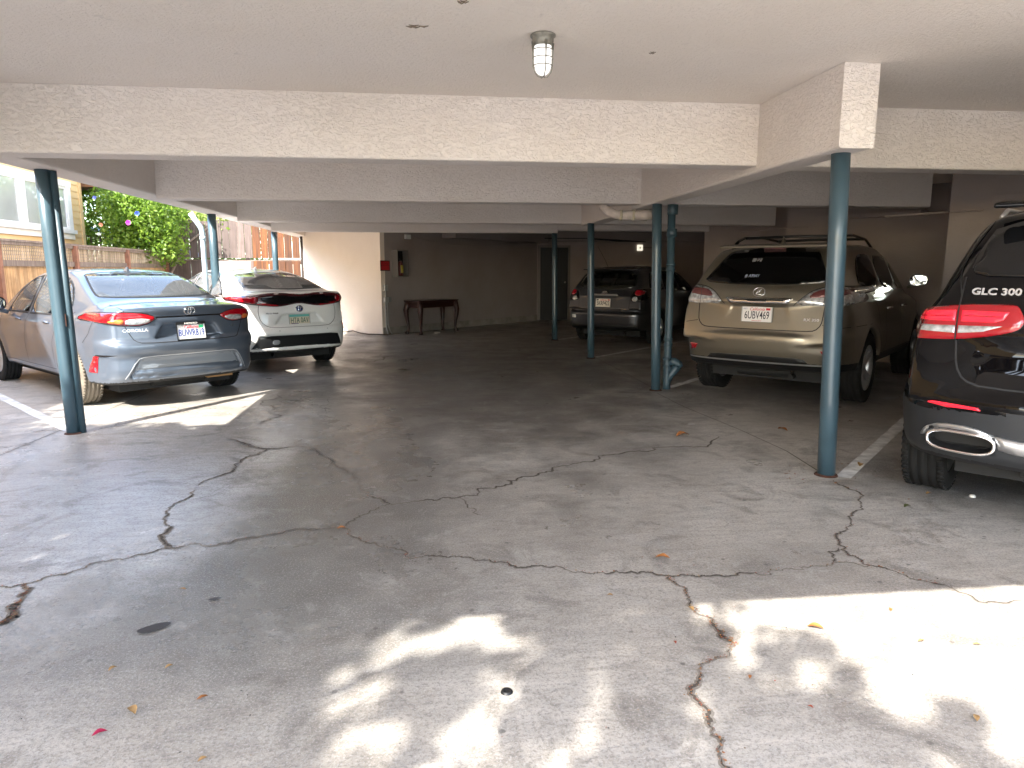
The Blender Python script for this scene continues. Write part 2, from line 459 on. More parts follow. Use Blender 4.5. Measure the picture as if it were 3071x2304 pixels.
# girder over the right post row (runs away from the viewer)
def girder(x0, x1, y0, y1, z0, z1):
    mb = MB(); r = 0.02
    prof = [(x0, z1), (x0, z0 + r), (x0 + r * .3, z0 + r * .3), (x0 + r, z0), (x1 - r, z0), (x1 - r * .3, z0 + r * .3), (x1, z0 + r), (x1, z1)]
    n = len(prof)
    vs = [(a, y0, b) for a, b in prof] + [(a, y1, b) for a, b in prof]
    mb.add(vs, [(n + i, n + i + 1, i + 1, i) for i in range(n - 1)] + [tuple(range(n))[::-1], tuple(range(n, 2 * n))])
    return mb
part(girder(XG0, XG1, 4.33, 8.9, 2.215, ZC - 0.001), 'girder', M['beam'])
part(girder(XG0 - 0.012, XG1 - 0.012, 8.902, 11.9, 2.195, ZC - 0.001), 'girder', M['beam'])
part(girder(-3.36, -3.05, 0.11, 20.5, 2.285, ZC - 0.001), 'girder', M['beam'], 'long edge beam along the open left side')

# walls
def wall_strip(pts, z0, z1, th=0.12):
    """vertical wall along a polyline, given thickness to the left of its direction"""
    mb = MB(); P = [Vector(p) for p in pts]
    L = []
    for i, p in enumerate(P):
        ns = []
        if i > 0: d = (P[i] - P[i - 1]).normalized(); ns.append(Vector((-d.y, d.x)))
        if i < len(P) - 1: d = (P[i + 1] - P[i]).normalized(); ns.append(Vector((-d.y, d.x)))
        nn = sum(ns, Vector((0, 0))).normalized(); k = th / max(0.3, nn.dot(ns[0]))
        L.append(p + nn * k)
    n = len(P)
    vs = [(p.x, p.y, z0) for p in P] + [(p.x, p.y, z1) for p in P] + [(p.x, p.y, z0) for p in L] + [(p.x, p.y, z1) for p in L]
    fs = []
    for i in range(n - 1):
        fs += [(i, i + 1, n + i + 1, n + i), (2 * n + i + 1, 2 * n + i, 3 * n + i, 3 * n + i + 1), (n + i, n + i + 1, 3 * n + i + 1, 3 * n + i)]
    fs += [(0, n, 3 * n, 2 * n), (n - 1, 3 * n - 1, 4 * n - 1, 2 * n - 1)]
    return mb.add(vs, fs)
part(wall_strip([(-3.12, 18.2), (-1.08, 16.02)], 0.0, ZC - 0.002), 'wall', M['wall'], 'pale plaster wall end facing the daylight')
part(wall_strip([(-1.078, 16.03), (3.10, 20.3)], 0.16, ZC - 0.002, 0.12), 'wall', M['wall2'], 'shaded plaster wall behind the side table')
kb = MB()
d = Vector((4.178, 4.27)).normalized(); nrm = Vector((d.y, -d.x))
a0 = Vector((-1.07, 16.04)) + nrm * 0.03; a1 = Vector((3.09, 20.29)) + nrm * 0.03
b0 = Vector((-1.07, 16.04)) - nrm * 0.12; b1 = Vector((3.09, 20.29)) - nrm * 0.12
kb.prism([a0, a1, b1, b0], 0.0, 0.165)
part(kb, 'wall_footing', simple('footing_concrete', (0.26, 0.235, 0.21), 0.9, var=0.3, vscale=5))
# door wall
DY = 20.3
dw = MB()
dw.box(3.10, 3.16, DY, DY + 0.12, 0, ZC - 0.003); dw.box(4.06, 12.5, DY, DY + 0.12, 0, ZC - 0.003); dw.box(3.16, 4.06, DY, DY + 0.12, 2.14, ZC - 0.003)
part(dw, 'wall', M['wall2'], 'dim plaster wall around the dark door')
fr = MB(); fr.box(3.12, 3.20, DY - 0.03, DY + 0.05, 0, 2.16); fr.box(4.02, 4.08, DY - 0.03, DY + 0.05, 0, 2.16); fr.box(3.20, 4.02, DY - 0.03, DY + 0.05, 2.10, 2.16)
fo = part(fr, 'door_frame', simple('frame_paint', (0.17, 0.145, 0.135), 0.6))
dr = MB(); dr.box(3.20, 4.02, DY + 0.02, DY + 0.065, -0.01, 2.10)
for (a, b, c_, d_) in ((3.28, 3.94, 0.15, 0.95), (3.28, 3.94, 1.15, 2.0)):
    dr.box(a, b, DY + 0.01, DY + 0.02, c_, d_)
do = part(dr, 'door', simple('dark_door_paint', (0.0025, 0.003, 0.004), 0.5), 'near-black door with a round knob')
kn = MB(); kn.lathe([(0.0, -0.07), (0.022, -0.068), (0.032, -0.05), (0.026, -0.03), (0.012, -0.025), (0.012, 0.0), (0.03, 0.005), (0.03, 0.01)], (3.93, DY + 0.0, 1.10), 'Y', 16)
ko = kn.build('door_knob', M['chrome'], do, True)
# sawtooth wall at the back of the right hand bays
S1, S2, S3 = (5.77, 14.42), (6.02, 11.45), (6.32, 8.06)
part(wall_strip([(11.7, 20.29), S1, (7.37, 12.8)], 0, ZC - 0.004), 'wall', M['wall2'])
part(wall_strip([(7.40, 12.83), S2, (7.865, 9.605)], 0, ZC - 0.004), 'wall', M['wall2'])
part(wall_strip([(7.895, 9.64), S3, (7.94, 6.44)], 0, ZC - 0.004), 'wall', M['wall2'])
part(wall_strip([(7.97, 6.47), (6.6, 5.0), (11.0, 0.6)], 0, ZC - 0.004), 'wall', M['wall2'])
sky_blocker = MB(); sky_blocker.box(5.3, 13.0, 0.30, 0.45, 0, ZC - 0.005)  # unseen wall added to keep sky light out of the right bays
part(sky_blocker, 'wall', M['wall2'])
# dropped soffit in front of the back wall
sf = MB()
p0 = Vector((-1.078, 16.03)) + d * 2.0; p1 = Vector((-1.078, 16.03)) + d * 5.9
q0 = p0 + nrm * 0.45; q1 = p1 + nrm * 0.45
sf.prism([p0 + nrm * .003, q0, q1, p1 + nrm * .003], 2.22, ZC - 0.005)
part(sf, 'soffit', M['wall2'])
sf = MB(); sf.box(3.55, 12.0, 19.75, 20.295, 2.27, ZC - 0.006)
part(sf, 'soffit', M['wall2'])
# small ledges at the head of the bay walls
for (sx, sy) in (S2, S3):
    l = MB(); l.prism([(sx + 0.28, sy - 0.33), (sx + 1.45, sy - 1.5), (sx + 1.2, sy - 1.66)], 2.26, 2.32)
    part(l, 'ledge', M['wall2'])
    l = MB(); l.tube([(sx - 0.75, sy + 0.14, 2.10), (sx - 0.02, sy - 0.02, 2.15), (sx + 0.2, sy - 0.3, 2.15)], 0.012, 6)
    part(l, 'pipe', M['wall2'])

# ------------------------------------------------------------------ posts
def post(base, top, r, label, extra=None):
    root = empty('support_post', (base[0], base[1], 0), 0, label, 'post')
    t = Vector((top[0] - base[0], top[1] - base[1], top[2]))
    mb = MB(); mb.tube([(0, 0, 0.0), tuple(t * 0.25), tuple(t * 0.5), tuple(t * 0.75), tuple(t)], r, 28)
    sh = mb.build('shaft', M['post'], root, True)
    b = MB(); b.lathe([(r + 0.001, 0.012), (r + 0.012, 0.010), (r + 0.022, 0.0)], (0, 0, 0), 'Z', 24)
    b.build('base_caulk', M['rust'], root, True)
    return root
post((2.80, 4.54), (2.735, 4.54, 2.22), 0.060, 'nearest teal steel post on the right, in front of the gold SUV')
post((2.72, 8.15), (2.665, 8.15, 2.22), 0.056, 'teal steel post standing right beside the ribbed drain pipe')
post((2.65, 11.33), (2.61, 11.33, 2.20), 0.056, 'teal steel post overlapping the left side of the dark grey hatchback')
post((2.59, 14.11 + 0.3), (2.58, 14.5, 2.22), 0.056, 'farthest teal steel post in front of the black door')
p1_ = post((-3.21, 6.55), (-3.225, 6.50, 2.29), 0.056, 'tall leaning teal post in the left foreground beside the blue sedan')
mb = MB(); mb.tube([(0.067, 0.02, 0.0), (0.055, -0.02, 2.28)], 0.03, 16)
mb.build('downpipe', M['pipe_teal'], p1_, True)
p2_ = post((-3.25, 11.25), (-3.25, 11.25, 2.29), 0.062, 'teal post between the blue sedan and the white hatchback with a pale pipe beside it')
post((-3.26, 15.6), (-3.26, 15.6, 2.29), 0.060, 'teal post rising behind the roof of the white hatchback')
# rust scar on left post
mb = MB(); mb.obox((0.045, -0.038, 1.02), (0.004, 0.03, 0.11), 0.75); mb.build('rust_patch', M['rust'], p1_)
# pale conduit with elbow beside middle left post
dp = empty('downspout_pipe', (-3.375, 11.17, 0), 0, 'pale blue downspout pipe with an elbow at its top, left of the middle post', 'pipe')
mb = MB(); mb.tube([(0, 0, 0), (0, 0, 2.0), (-0.015, 0, 2.08), (-0.09, -0.01, 2.20), (-0.15, -0.02, 2.29)], 0.038, 14)
mb.build('pipe', M['pipe_pale'], dp, True)
for zz in (0.5, 1.9):
    mb = MB(); mb.lathe([(0.037, zz), (0.046, zz + .002), (0.046, zz + 0.05), (0.037, zz + 0.052)], (0, 0, 0), 'Z', 16)
    mb.build('coupling', M['pipe_pale'], dp, True)

# ribbed drain pipe beside the second right post
dr_ = empty('drain_pipe', (2.885, 8.23, 0), 0, 'ribbed teal drain pipe with couplings and a side trap at its foot', 'pipe')
mb = MB(); mb.tube([(0, 0, 0.0), (0, 0, 0.06), (0.004, 0, 1.0), (-0.012, 0, 2.22)], 0.046, 20)
mb.build('pipe', M['pipe_teal'], dr_, True)
for (zz, hh, rr) in ((2.10, 0.12, 0.062), (1.84, 0.10, 0.060), (1.50, 0.035, 0.056), (1.44, 0.03, 0.056), (0.60, 0.03, 0.056), (0.54, 0.03, 0.056), (0.36, 0.035, 0.058), (0.27, 0.03, 0.056)):
    mb = MB(); mb.lathe([(0.044, zz), (rr, zz + 0.004), (rr, zz + hh - 0.004), (0.044, zz + hh)], (0, 0, 0), 'Z', 20)
    mb.build('coupling', M['pipe_teal'], dr_, True)
mb = MB(); mb.tube([(0.01, 0.0, 0.10), (0.04, -0.01, 0.17), (0.10, -0.02, 0.25), (0.13, -0.03, 0.29)], [0.044, 0.047, 0.05, 0.052], 18)
mb.tube([(0.02, 0, 0.34), (0.08, -0.02, 0.34), (0.13, -0.03, 0.31), (0.145, -0.035, 0.27)], [0.048, 0.05, 0.052, 0.048], 18)
mb.build('trap', M['pipe_teal'], dr_, True)
# wrapped white pipe under the girder
wp = empty('wrapped_pipe', (2.45, 8.6, 2.15), 0, 'lumpy wrapped white pipe elbow hanging under the concrete beam by the drain pipe', 'pipe')
mb = MB()
pts = [(-0.30, 0.15, 0.09), (-0.22, 0.1, 0.02), (-0.14, 0.06, -0.02), (-0.04, 0.03, -0.03), (0.08, 0, -0.03), (0.2, -0.03, -0.03), (0.30, -0.05, -0.03)]
mb.tube(pts, [0.05, 0.06, 0.052, 0.058, 0.05, 0.06, 0.056], 16)
mb.build('pipe', simple('wrapped_pipe_plaster', (0.52, 0.46, 0.42), 0.8, var=0.2, vscale=14, bump=0.6, bscale=40), wp, True)
jm = simple('joint_plaster', (0.45, 0.40, 0.30), 0.8, var=0.3, vscale=20)
for k in (-0.10, 0.05, 0.2):
    mb = MB(); mb.tube([(k, 0.03 - k * .2, -0.028), (k + 0.035, 0.025 - k * .2, -0.03)], 0.066, 16)
    mb.build('pipe_joint', jm, wp, True)

# ------------------------------------------------------------------ ceiling light
lt = empty('ceiling_light', (0.645, 4.05, ZC), 0, 'caged jelly jar ceiling light glowing white above the driveway', 'light')
lt.scale = (0.90, 0.90, 0.82)
gal = simple('weathered_cast_metal', (0.27, 0.26, 0.22), 0.5, 0.4, var=0.3, vscale=30)
mb = MB(); mb.lathe([(0.0, -0.001), (0.074, -0.001), (0.078, -0.006), (0.078, -0.014), (0.066, -0.018), (0.066, -0.045), (0.062, -0.05), (0.06, -0.075), (0.0, -0.075)], (0, 0, 0), 'Z', 28)
mb.build('fixture_base', gal, lt, True)
mb = MB(); pr = [(0.052, -0.07), (0.053, -0.10)]
for k in range(8): pr += [(0.0535, -0.10 - k * 0.012), (0.0515, -0.106 - k * 0.012)]
pr += [(0.050, -0.20), (0.046, -0.222), (0.036, -0.243), (0.02, -0.256), (0.0, -0.26)]
mb.lathe(pr, (0, 0, 0), 'Z', 28)
mb.build('glass_jar', simple('lit_ribbed_glass', (0.6, 0.6, 0.6), 0.15, emit=((1.0, 0.98, 0.96), 0.16)), lt, True)
mb = MB()
for zz, rr in ((-0.10, 0.0625), (-0.15, 0.062), (-0.20, 0.0605)):
    ring = [(rr * math.cos(t), rr * math.sin(t), zz) for t in [2 * math.pi * k / 28 for k in range(29)]]
    mb.tube(ring, 0.0032, 6, cap=False)
for k in range(4):
    a = -math.pi / 2 + k * math.pi / 2 + 0.15
    mb.tube([(0.066 * math.cos(a), 0.066 * math.sin(a), -0.05), (0.063 * math.cos(a), 0.063 * math.sin(a), -0.12), (0.061 * math.cos(a), 0.061 * math.sin(a), -0.205),
             (0.052 * math.cos(a), 0.052 * math.sin(a), -0.24), (0.03 * math.cos(a), 0.03 * math.sin(a), -0.268), (0.008 * math.cos(a), 0.008 * math.sin(a), -0.272)], [0.008, 0.004, 0.0036, 0.0036, 0.0036, 0.004], 6)
mb.build('wire_cage', gal, lt, True)

# ------------------------------------------------------------------ things on the back wall
def on_wall(t, z, off=0.0):
    o = Vector((-0.98, 16.13)) + d * t + nrm * off
    return Vector((o.x, o.y, z))
WZ = math.atan2(d.y, d.x)
DIM = lambda n, c: simple(n, c, 0.5)
# red notice
rs = empty('wall_sign', on_wall(-0.02, 1.55, 0.004), WZ, 'small red notice board with dark lettering on the shaded wall by its corner', 'sign')
mb = MB(); mb.box(-0.14, 0.14, -0.012, 0.0, -0.115, 0.115); mb.build('panel', simple('dark_frame_red', (0.05, 0.004, 0.006), 0.5), rs)
mb = MB(); mb.box(-0.12, 0.12, -0.015, -0.012, -0.095, -0.004); mb.box(-0.12, 0.12, -0.015, -0.012, 0.004, 0.095); mb.build('red_field', simple('sign_red', (0.42, 0.012, 0.02), 0.5), rs)
mb = MB()
vs_ = [(-0.1 + 0.02 * k, -0.0175, 0.05 + (0.024 if k % 2 else -0.024)) for k in range(11)] + [(-0.1 + 0.02 * k, -0.0175, 0.05 + (0.012 if k % 2 else -0.036)) for k in range(11)]
mb.add(vs_, [(k, k + 1, k + 12, k + 11) for k in range(10)])
mb.build('worn_lettering', simple('sign_dark', (0.03, 0.003, 0.005), 0.6), rs)
# open extinguisher cabinet
cb = empty('extinguisher_cabinet', on_wall(0.36, 1.6, 0.003), WZ, 'open fronted grey fire extinguisher cabinet on the shaded wall', 'cabinet')
mb = MB(); mb.box(-0.17, 0.17, -0.012, 0.0, -0.3, 0.3); mb.box(-0.17, -0.155, -0.19, -0.012, -0.3, 0.3); mb.box(0.155, 0.17, -0.19, -0.012, -0.3, 0.3)
mb.box(-0.155, 0.155, -0.19, -0.012, 0.285, 0.3); mb.box(-0.155, 0.155, -0.19, -0.012, -0.3, -0.285)
mb.build('cabinet_box', simple('cabinet_grey', (0.20, 0.19, 0.18), 0.5, 0.3), cb)
mb = MB(); mb.box(-0.154, 0.154, -0.016, -0.0125, -0.284, 0.284); mb.build('back_panel', simple('cabinet_inside', (0.012, 0.011, 0.011), 0.8), cb)
ex = empty('fire_extinguisher', on_wall(0.35, 1.33, 0.11), WZ, 'small yellow tagged extinguisher standing inside the open cabinet', 'extinguisher')
mb = MB(); mb.lathe([(0.0, 0), (0.048, 0.0), (0.052, 0.01), (0.052, 0.27), (0.04, 0.31), (0.018, 0.33), (0.0, 0.33)], (0, 0, 0), 'Z', 18); mb.build('cylinder', simple('extinguisher_dark', (0.09, 0.012, 0.01), 0.3), ex, True)
mb = MB(); mb.box(-0.02, 0.02, -0.02, 0.02, 0.33, 0.37); mb.box(-0.07, 0.015, -0.012, 0.012, 0.37, 0.385); mb.tube([(0.02, 0, 0.35), (0.07, 0, 0.33), (0.07, 0, 0.15)], 0.008, 6); mb.build('valve', M['black'], ex)
mb = MB(); mb.box(-0.035, 0.03, -0.060, -0.054, 0.06, 0.23); mb.build('tag', simple('tag_yellow', (0.52, 0.42, 0.06), 0.6), ex)
# outlet boxes with conduits
ob = empty('outlet_conduit', on_wall(-0.06, 0, 0.03), WZ, 'two grey outlet boxes on bent metal conduits at the wall corner', 'conduit')
for z0, h0, ww in ((1.06, 0.13, 0.09), (0.79, 0.12, 0.11)):
    mb = MB(); mb.box(-ww / 2, ww / 2, -0.055, 0.0, z0 - h0 / 2, z0 + h0 / 2); mb.build('outlet_box', M['metal_grey'], ob, bevel=0.004)
mb = MB(); mb.box(0.05, 0.14, -0.05, 0.0, 0.74, 0.85); mb.build('outlet_box', simple('box_shadow_grey', (0.2, 0.2, 0.2), 0.5), ob)  # dark grey block standing in for the lower box's shade
mb = MB(); mb.tube([(0, -0.03, 1.0), (0, -0.03, 0.84)], 0.012, 8)
mb.tube([(-0.02, -0.03, 0.73), (-0.02, -0.03, 0.18), (-0.01, -0.05, 0.08), (-0.02, -0.09, 0.0)], 0.012, 8)
mb.tube([(0.03, -0.03, 0.73), (0.04, -0.03, 0.22), (0.08, -0.05, 0.08), (0.12, -0.07, 0.0)], 0.012, 8)
mb.build('conduit', M['metal_grey'], ob, True)
# junction box + cable along the wall
jb = empty('junction_box', on_wall(0.67, 2.21, 0.0), WZ, 'pale junction box high on the wall with a cable running right', 'junction box')
mb = MB(); mb.box(-0.075, 0.075, -0.07, 0.0, -0.05, 0.05); mb.build('box', M['white_plastic'], jb, bevel=0.004)
mb = MB(); mb.tube([(0.075, -0.03, 0.01), (0.5, -0.03, -0.03), (1.25, -0.04, -0.12), (2.0, -0.3, -0.13), (3.2, -0.5, -0.09), (4.4, -0.5, -0.05)], 0.011, 6); mb.build('cable', M['wall2'], jb, True)
# white switch box with conduit right of the door
wb = empty('switch_box', (6.15, DY, 2.10), 0, 'small white switch box with a short conduit high on the wall above the hatchback', 'switch box')
mb = MB(); mb.box(-0.08, 0.08, -0.06, 0, -0.085, 0.085); mb.build('box', simple('glowing_cream_plastic', (0.75, 0.72, 0.6), 0.5, emit=((1, .93, .75), 0.12)), wb, bevel=0.01)  # faint glow put into the box so that it looks lit
mb = MB(); mb.box(-0.02, 0.02, -0.066, -0.06, -0.025, 0.025); mb.build('switch', M['white_plastic'], wb)
mb = MB(); mb.tube([(0.08, -0.03, 0), (0.5, -0.03, 0)], 0.012, 6); mb.box(0.5, 0.6, -0.05, 0, -0.08, 0.08); mb.build('conduit', DIM('conduit_dim', (0.12, 0.1, 0.09)), wb)
ck = MB(); ck.tube([(3.2, 19.6, 2.33), (4.4, 19.6, 2.33), (5.2, 19.6, 2.28), (6.1, 19.55, 2.24)], [0.012, 0.014, 0.03, 0.012], 6)
tag(ck.build('sagging_cable', M['black']), 'black cable sagging under the far soffit above the dark door wall', 'cable')
# cable lying along the lit wall foot
ck = MB(); pts = [(-2.25, 17.05, 0.02), (-2.0, 16.85, 0.015), (-1.8, 16.62, 0.05), (-1.62, 16.4, 0.02), (-1.4, 16.1, 0.015), (-1.15, 15.95, 0.02), (-0.95, 15.9, 0.012)]
ck.tube(pts, 0.014, 6)
tag(ck.build('floor_cable', simple('cable_brown', (0.09, 0.07, 0.055), 0.8)), 'dark cable lying on the floor at the foot of the bright wall', 'cable')

# ------------------------------------------------------------------ side table with cabriole legs
wood = wood_mat('dark_mahogany', [(0.014, 0.004, 0.003), (0.03, 0.008, 0.006), (0.05, 0.014, 0.010)], 4, 30, 30, 0.35, 0.1)
tc_ = Vector((0.03, 16.57)) + nrm * 0.02
tb = empty('side_table', (tc_.x, tc_.y, 0), WZ, 'dark mahogany side table with curved legs against the shaded wall', 'table')
mb = MB(); mb.box(-0.66, 0.66, -0.25, 0.25, 0.74, 0.765); mb.box(-0.64, 0.64, -0.235, 0.235, 0.725, 0.74); mb.build('tabletop', wood, tb, bevel=0.006)
mb = MB()
for s in (-1, 1):
    mb.box(-0.58, 0.58, s * 0.205 - 0.01, s * 0.205 + 0.01, 0.60, 0.725)
    mb.box(s * 0.575 - 0.01, s * 0.575 + 0.01, -0.195, 0.195, 0.60, 0.725)
mb.build('apron', wood, tb)
for sx in (-1, 1):
    for sy in (-1, 1):
        mb = MB(); cx, cy = sx * 0.58, sy * 0.205
        prof = [(0.0, 0.72, 0.045), (0.012, 0.62, 0.050), (0.03, 0.54, 0.046), (0.022, 0.40, 0.036), (0.002, 0.24, 0.026), (-0.006, 0.12, 0.021), (0.006, 0.05, 0.022), (0.024, 0.02, 0.034), (0.026, 0.0, 0.030)]
        mb.tube([(cx + sx * o, cy + sy * o, z) for o, z, r in prof], [r * 1.35 for o, z, r in prof], 10)
        mb.build('leg', wood, tb, True)
mb = MB(); mb.box(-0.06, 0.06, -0.04, 0.04, 0, 0.02)
o = mb.build('crumpled_paper', simple('litter_pale', (0.6, 0.55, 0.5), 0.8)); o.location = (0.15, 16.35, 0.0); o.rotation_euler = (0, 0, 0.9)
tag(o, 'scrap of pale litter on the floor under the side table', 'litter')

# ------------------------------------------------------------------ floor: painted lines, cracks, joints
def floor_strip(name, a, b, wd, mat, z=0.004, label=None):
    a = Vector(a); b = Vector(b); dd = (b - a).normalized(); n_ = Vector((-dd.y, dd.x)) * wd / 2
    n = max(2, int((b - a).length / 0.12)); mb = MB(); vs = []
    for i in range(n + 1):
        p = a + (b - a) * (i / n); j = 1 + random.uniform(-0.07, 0.07)
        vs += [(p.x + n_.x * j, p.y + n_.y * j, z), (p.x - n_.x, p.y - n_.y, z)]
    mb.add(vs, [(2 * i, 2 * i + 1, 2 * i + 3, 2 * i + 2) for i in range(n)])
    return tag(mb.build(name, mat), kind='structure')
s2 = math.sqrt(0.5)
for (x0, y0, L_) in ((2.88, 4.46, 4.6), (2.93, 8.30, 4.5), (2.75, 11.42, 4.4), (2.70, 14.5, 4.4)):
    floor_strip('parking_line', (x0, y0), (x0 + L_ * s2, y0 + L_ * s2), 0.10, M['line'])
floor_strip('parking_line', (-3.30, 6.66), (-7.0, 10.95), 0.10, M['line'])
floor_strip('parking_line', (-3.35, 11.35), (-7.0, 15.2), 0.10, M['line'])

CR = dict(
c1=[(-2.6, 3.12), (-2.3, 3.22), (-2.01, 3.3), (-1.9, 3.32), (-1.83, 3.4), (-1.74, 3.45), (-1.65, 3.54), (-1.52, 3.61), (-1.38, 3.68), (-1.31, 3.7), (-1.15, 3.69), (-1.03, 3.77), (-0.84, 3.82), (-0.66, 3.86), (-0.54, 3.88), (-0.49, 3.86), (-0.47, 3.76), (-0.4, 3.68), (-0.31, 3.62), (-0.25, 3.54), (-0.14, 3.46), (-0.01, 3.42), (0.14, 3.38), (0.21, 3.33), (0.33, 3.3), (0.41, 3.22), (0.55, 3.21), (0.71, 3.14), (0.79, 3.12), (0.88, 3.13), (0.97, 3.09), (1.11, 3.05), (1.21, 3.04), (1.3, 3.02), (1.47, 3.04), (1.63, 3.05), (1.85, 3.07), (1.99, 3.1), (2.09, 3.08), (2.16, 3.04), (2.22, 2.98), (2.25, 2.92), (2.28, 2.86), (2.32, 2.82), (2.36, 2.8), (2.6, 2.6)],
c2=[(-1.9, 3.32), (-1.86, 3.26), (-1.86, 3.2), (-1.83, 3.14), (-1.84, 3.1), (-1.79, 3.02), (-1.78, 2.96), (-1.79, 2.91)],
c3=[(-1.38, 3.69), (-1.44, 3.75), (-1.48, 3.83), (-1.49, 3.98), (-1.52, 4.03), (-1.59, 4.14), (-1.58, 4.21), (-1.63, 4.35), (-1.62, 4.43), (-1.58, 4.49), (-1.56, 4.55), (-1.58, 4.71)],
c4=[(-1.6, 4.8), (-1.55, 4.96), (-1.49, 5.06), (-1.47, 5.18), (-1.46, 5.53), (-1.37, 5.65), (-1.37, 5.77)],
c5=[(-1.79, 6.21), (-1.65, 6.05), (-1.53, 5.93), (-1.45, 5.83), (-1.37, 5.77), (-1.21, 5.78), (-1.02, 5.78), (-0.92, 5.6), (-0.85, 5.5), (-0.77, 5.24), (-0.7, 5.14), (-0.62, 5.01), (-0.53, 4.83), (-0.48, 4.65), (-0.41, 4.42), (-0.34, 4.39), (-0.28, 4.25)],
c6=[(-0.51, 3.89), (-0.48, 3.98), (-0.44, 4.04), (-0.36, 4.15), (-0.28, 4.25), (-0.17, 4.27), (0.0, 4.29), (0.08, 4.34), (0.18, 4.35), (0.29, 4.4), (0.41, 4.5), (0.53, 4.57), (0.74, 4.77), (0.86, 4.84), (1.01, 4.99), (1.13, 5.07), (1.39, 5.25), (1.8, 5.42), (2.5, 5.8)],
c7=[(0.18, 4.35), (0.2, 4.22), (0.23, 4.12), (0.3, 3.98)],
c8=[(1.11, 3.04), (1.11, 2.99), (1.14, 2.89), (1.12, 2.79), (1.14, 2.64), (1.14, 2.55), (1.13, 2.48), (1.16, 2.45), (1.15, 2.4), (1.05, 2.33), (0.99, 2.3), (0.92, 2.18), (0.88, 2.08), (0.87, 1.96), (0.86, 1.85), (0.84, 1.7), (0.8, 1.4)],
c9=[(2.77, 4.42), (2.77, 4.26), (2.79, 4.16), (2.78, 4.07), (2.68, 3.94), (2.51, 3.76), (2.4, 3.61), (2.3, 3.5), (2.19, 3.41), (2.15, 3.32), (2.12, 3.17), (2.13, 3.09), (2.16, 3.04)],
c10=[(2.12, 3.27), (2.04, 3.23), (2.02, 3.16), (1.99, 3.1)],
c12=[(-1.77, 8.46), (-1.69, 7.59), (-1.69, 7.34), (-1.59, 6.98), (-1.62, 6.7)], c13=[(-1.28, 8.4), (-1.2, 7.53), (-1.13, 6.06), (-1.05, 5.8)],
c14=[(-0.9, 12.4), (-0.75, 12.0), (-0.9, 11.4), (-1.0, 11.0)])
WID = dict(c1=0.0045, c2=0.010, c3=0.007, c4=0.006, c5=0.009, c6=0.005, c7=0.002, c8=0.007, c9=0.005, c10=0.004, c12=0.006, c13=0.002, c14=0.006)
mb = MB(); halo = MB(); crack_pts = []
for k, P in CR.items():
    P = [Vector(p) for p in P]
    for _ in range(4):
        Q = [P[0]]
        for a, b in zip(P, P[1:]):
            dd = b - a; m_ = (a + b) / 2 + Vector((-dd.y, dd.x)) * random.gauss(0, 0.16)
            Q += [m_, b]
        P = Q
    ww = WID[k]; vs = []; hv = []
    wv = 1.0
    for i, p in enumerate(P):
        a = P[max(i - 1, 0)]; b = P[min(i + 1, len(P) - 1)]; t = (b - a)
        t = t.normalized() if t.length else Vector((1, 0)); n_ = Vector((-t.y, t.x))
        wv = min(2.2, max(0.12, wv + random.gauss(0, 0.30)))
        e = min(1.0, i / 6 + 0.1, (len(P) - 1 - i) / 6 + 0.1)
        h_ = n_ * ww * wv * e * 0.5
        vs += [(p.x + h_.x, p.y + h_.y, 0.0040), (p.x - h_.x, p.y - h_.y, 0.0040)]
        h2 = n_ * (ww * (1.6 + 1.6 * wv) * e) * 0.5
        hv += [(p.x + h2.x, p.y + h2.y, 0.0020), (p.x - h2.x, p.y - h2.y, 0.0020)]
        crack_pts.append((p.x, p.y, k))
    fs = [(2 * i, 2 * i + 1, 2 * i + 3, 2 * i + 2) for i in range(len(P) - 1)]
    mb.add(vs, fs); halo.add(hv, fs)
tag(mb.build('floor_cracks', M['crack']), kind='structure')
tag(halo.build('floor_crack_edges', simple('crumbled_edge', (0.25, 0.225, 0.195), 0.95, var=0.4, vscale=30)), kind='structure')
jt = MB()
for P in ([(-4.5, 8.12), (-2.24, 8.03), (-0.7, 7.96), (0.63, 7.99), (2.6, 8.02)], [(-3.42, 5.4), (-3.4, 6.17), (-3.38, 6.9), (-3.36, 20)], [(2.67, 7.93), (2.69, 7.07), (2.81, 5.96), (2.85, 5.2), (2.79, 4.6)], [(2.74, 8.4), (2.75, 10.13), (2.74, 11.2), (2.65, 14)], [(-3.3, 12.6), (0, 12.55), (2.7, 12.6)]):
    for a, b in zip(P, P[1:]):
        a = Vector(a); b = Vector(b); dd = (b - a).normalized(); n_ = Vector((-dd.y, dd.x)) * 0.004
        jt.add([(a.x + n_.x, a.y + n_.y, 0.003), (a.x - n_.x, a.y - n_.y, 0.003), (b.x - n_.x, b.y - n_.y, 0.003), (b.x + n_.x, b.y + n_.y, 0.003)], [(0, 1, 2, 3)])
tag(jt.build('floor_joints', M['joint']), kind='structure')

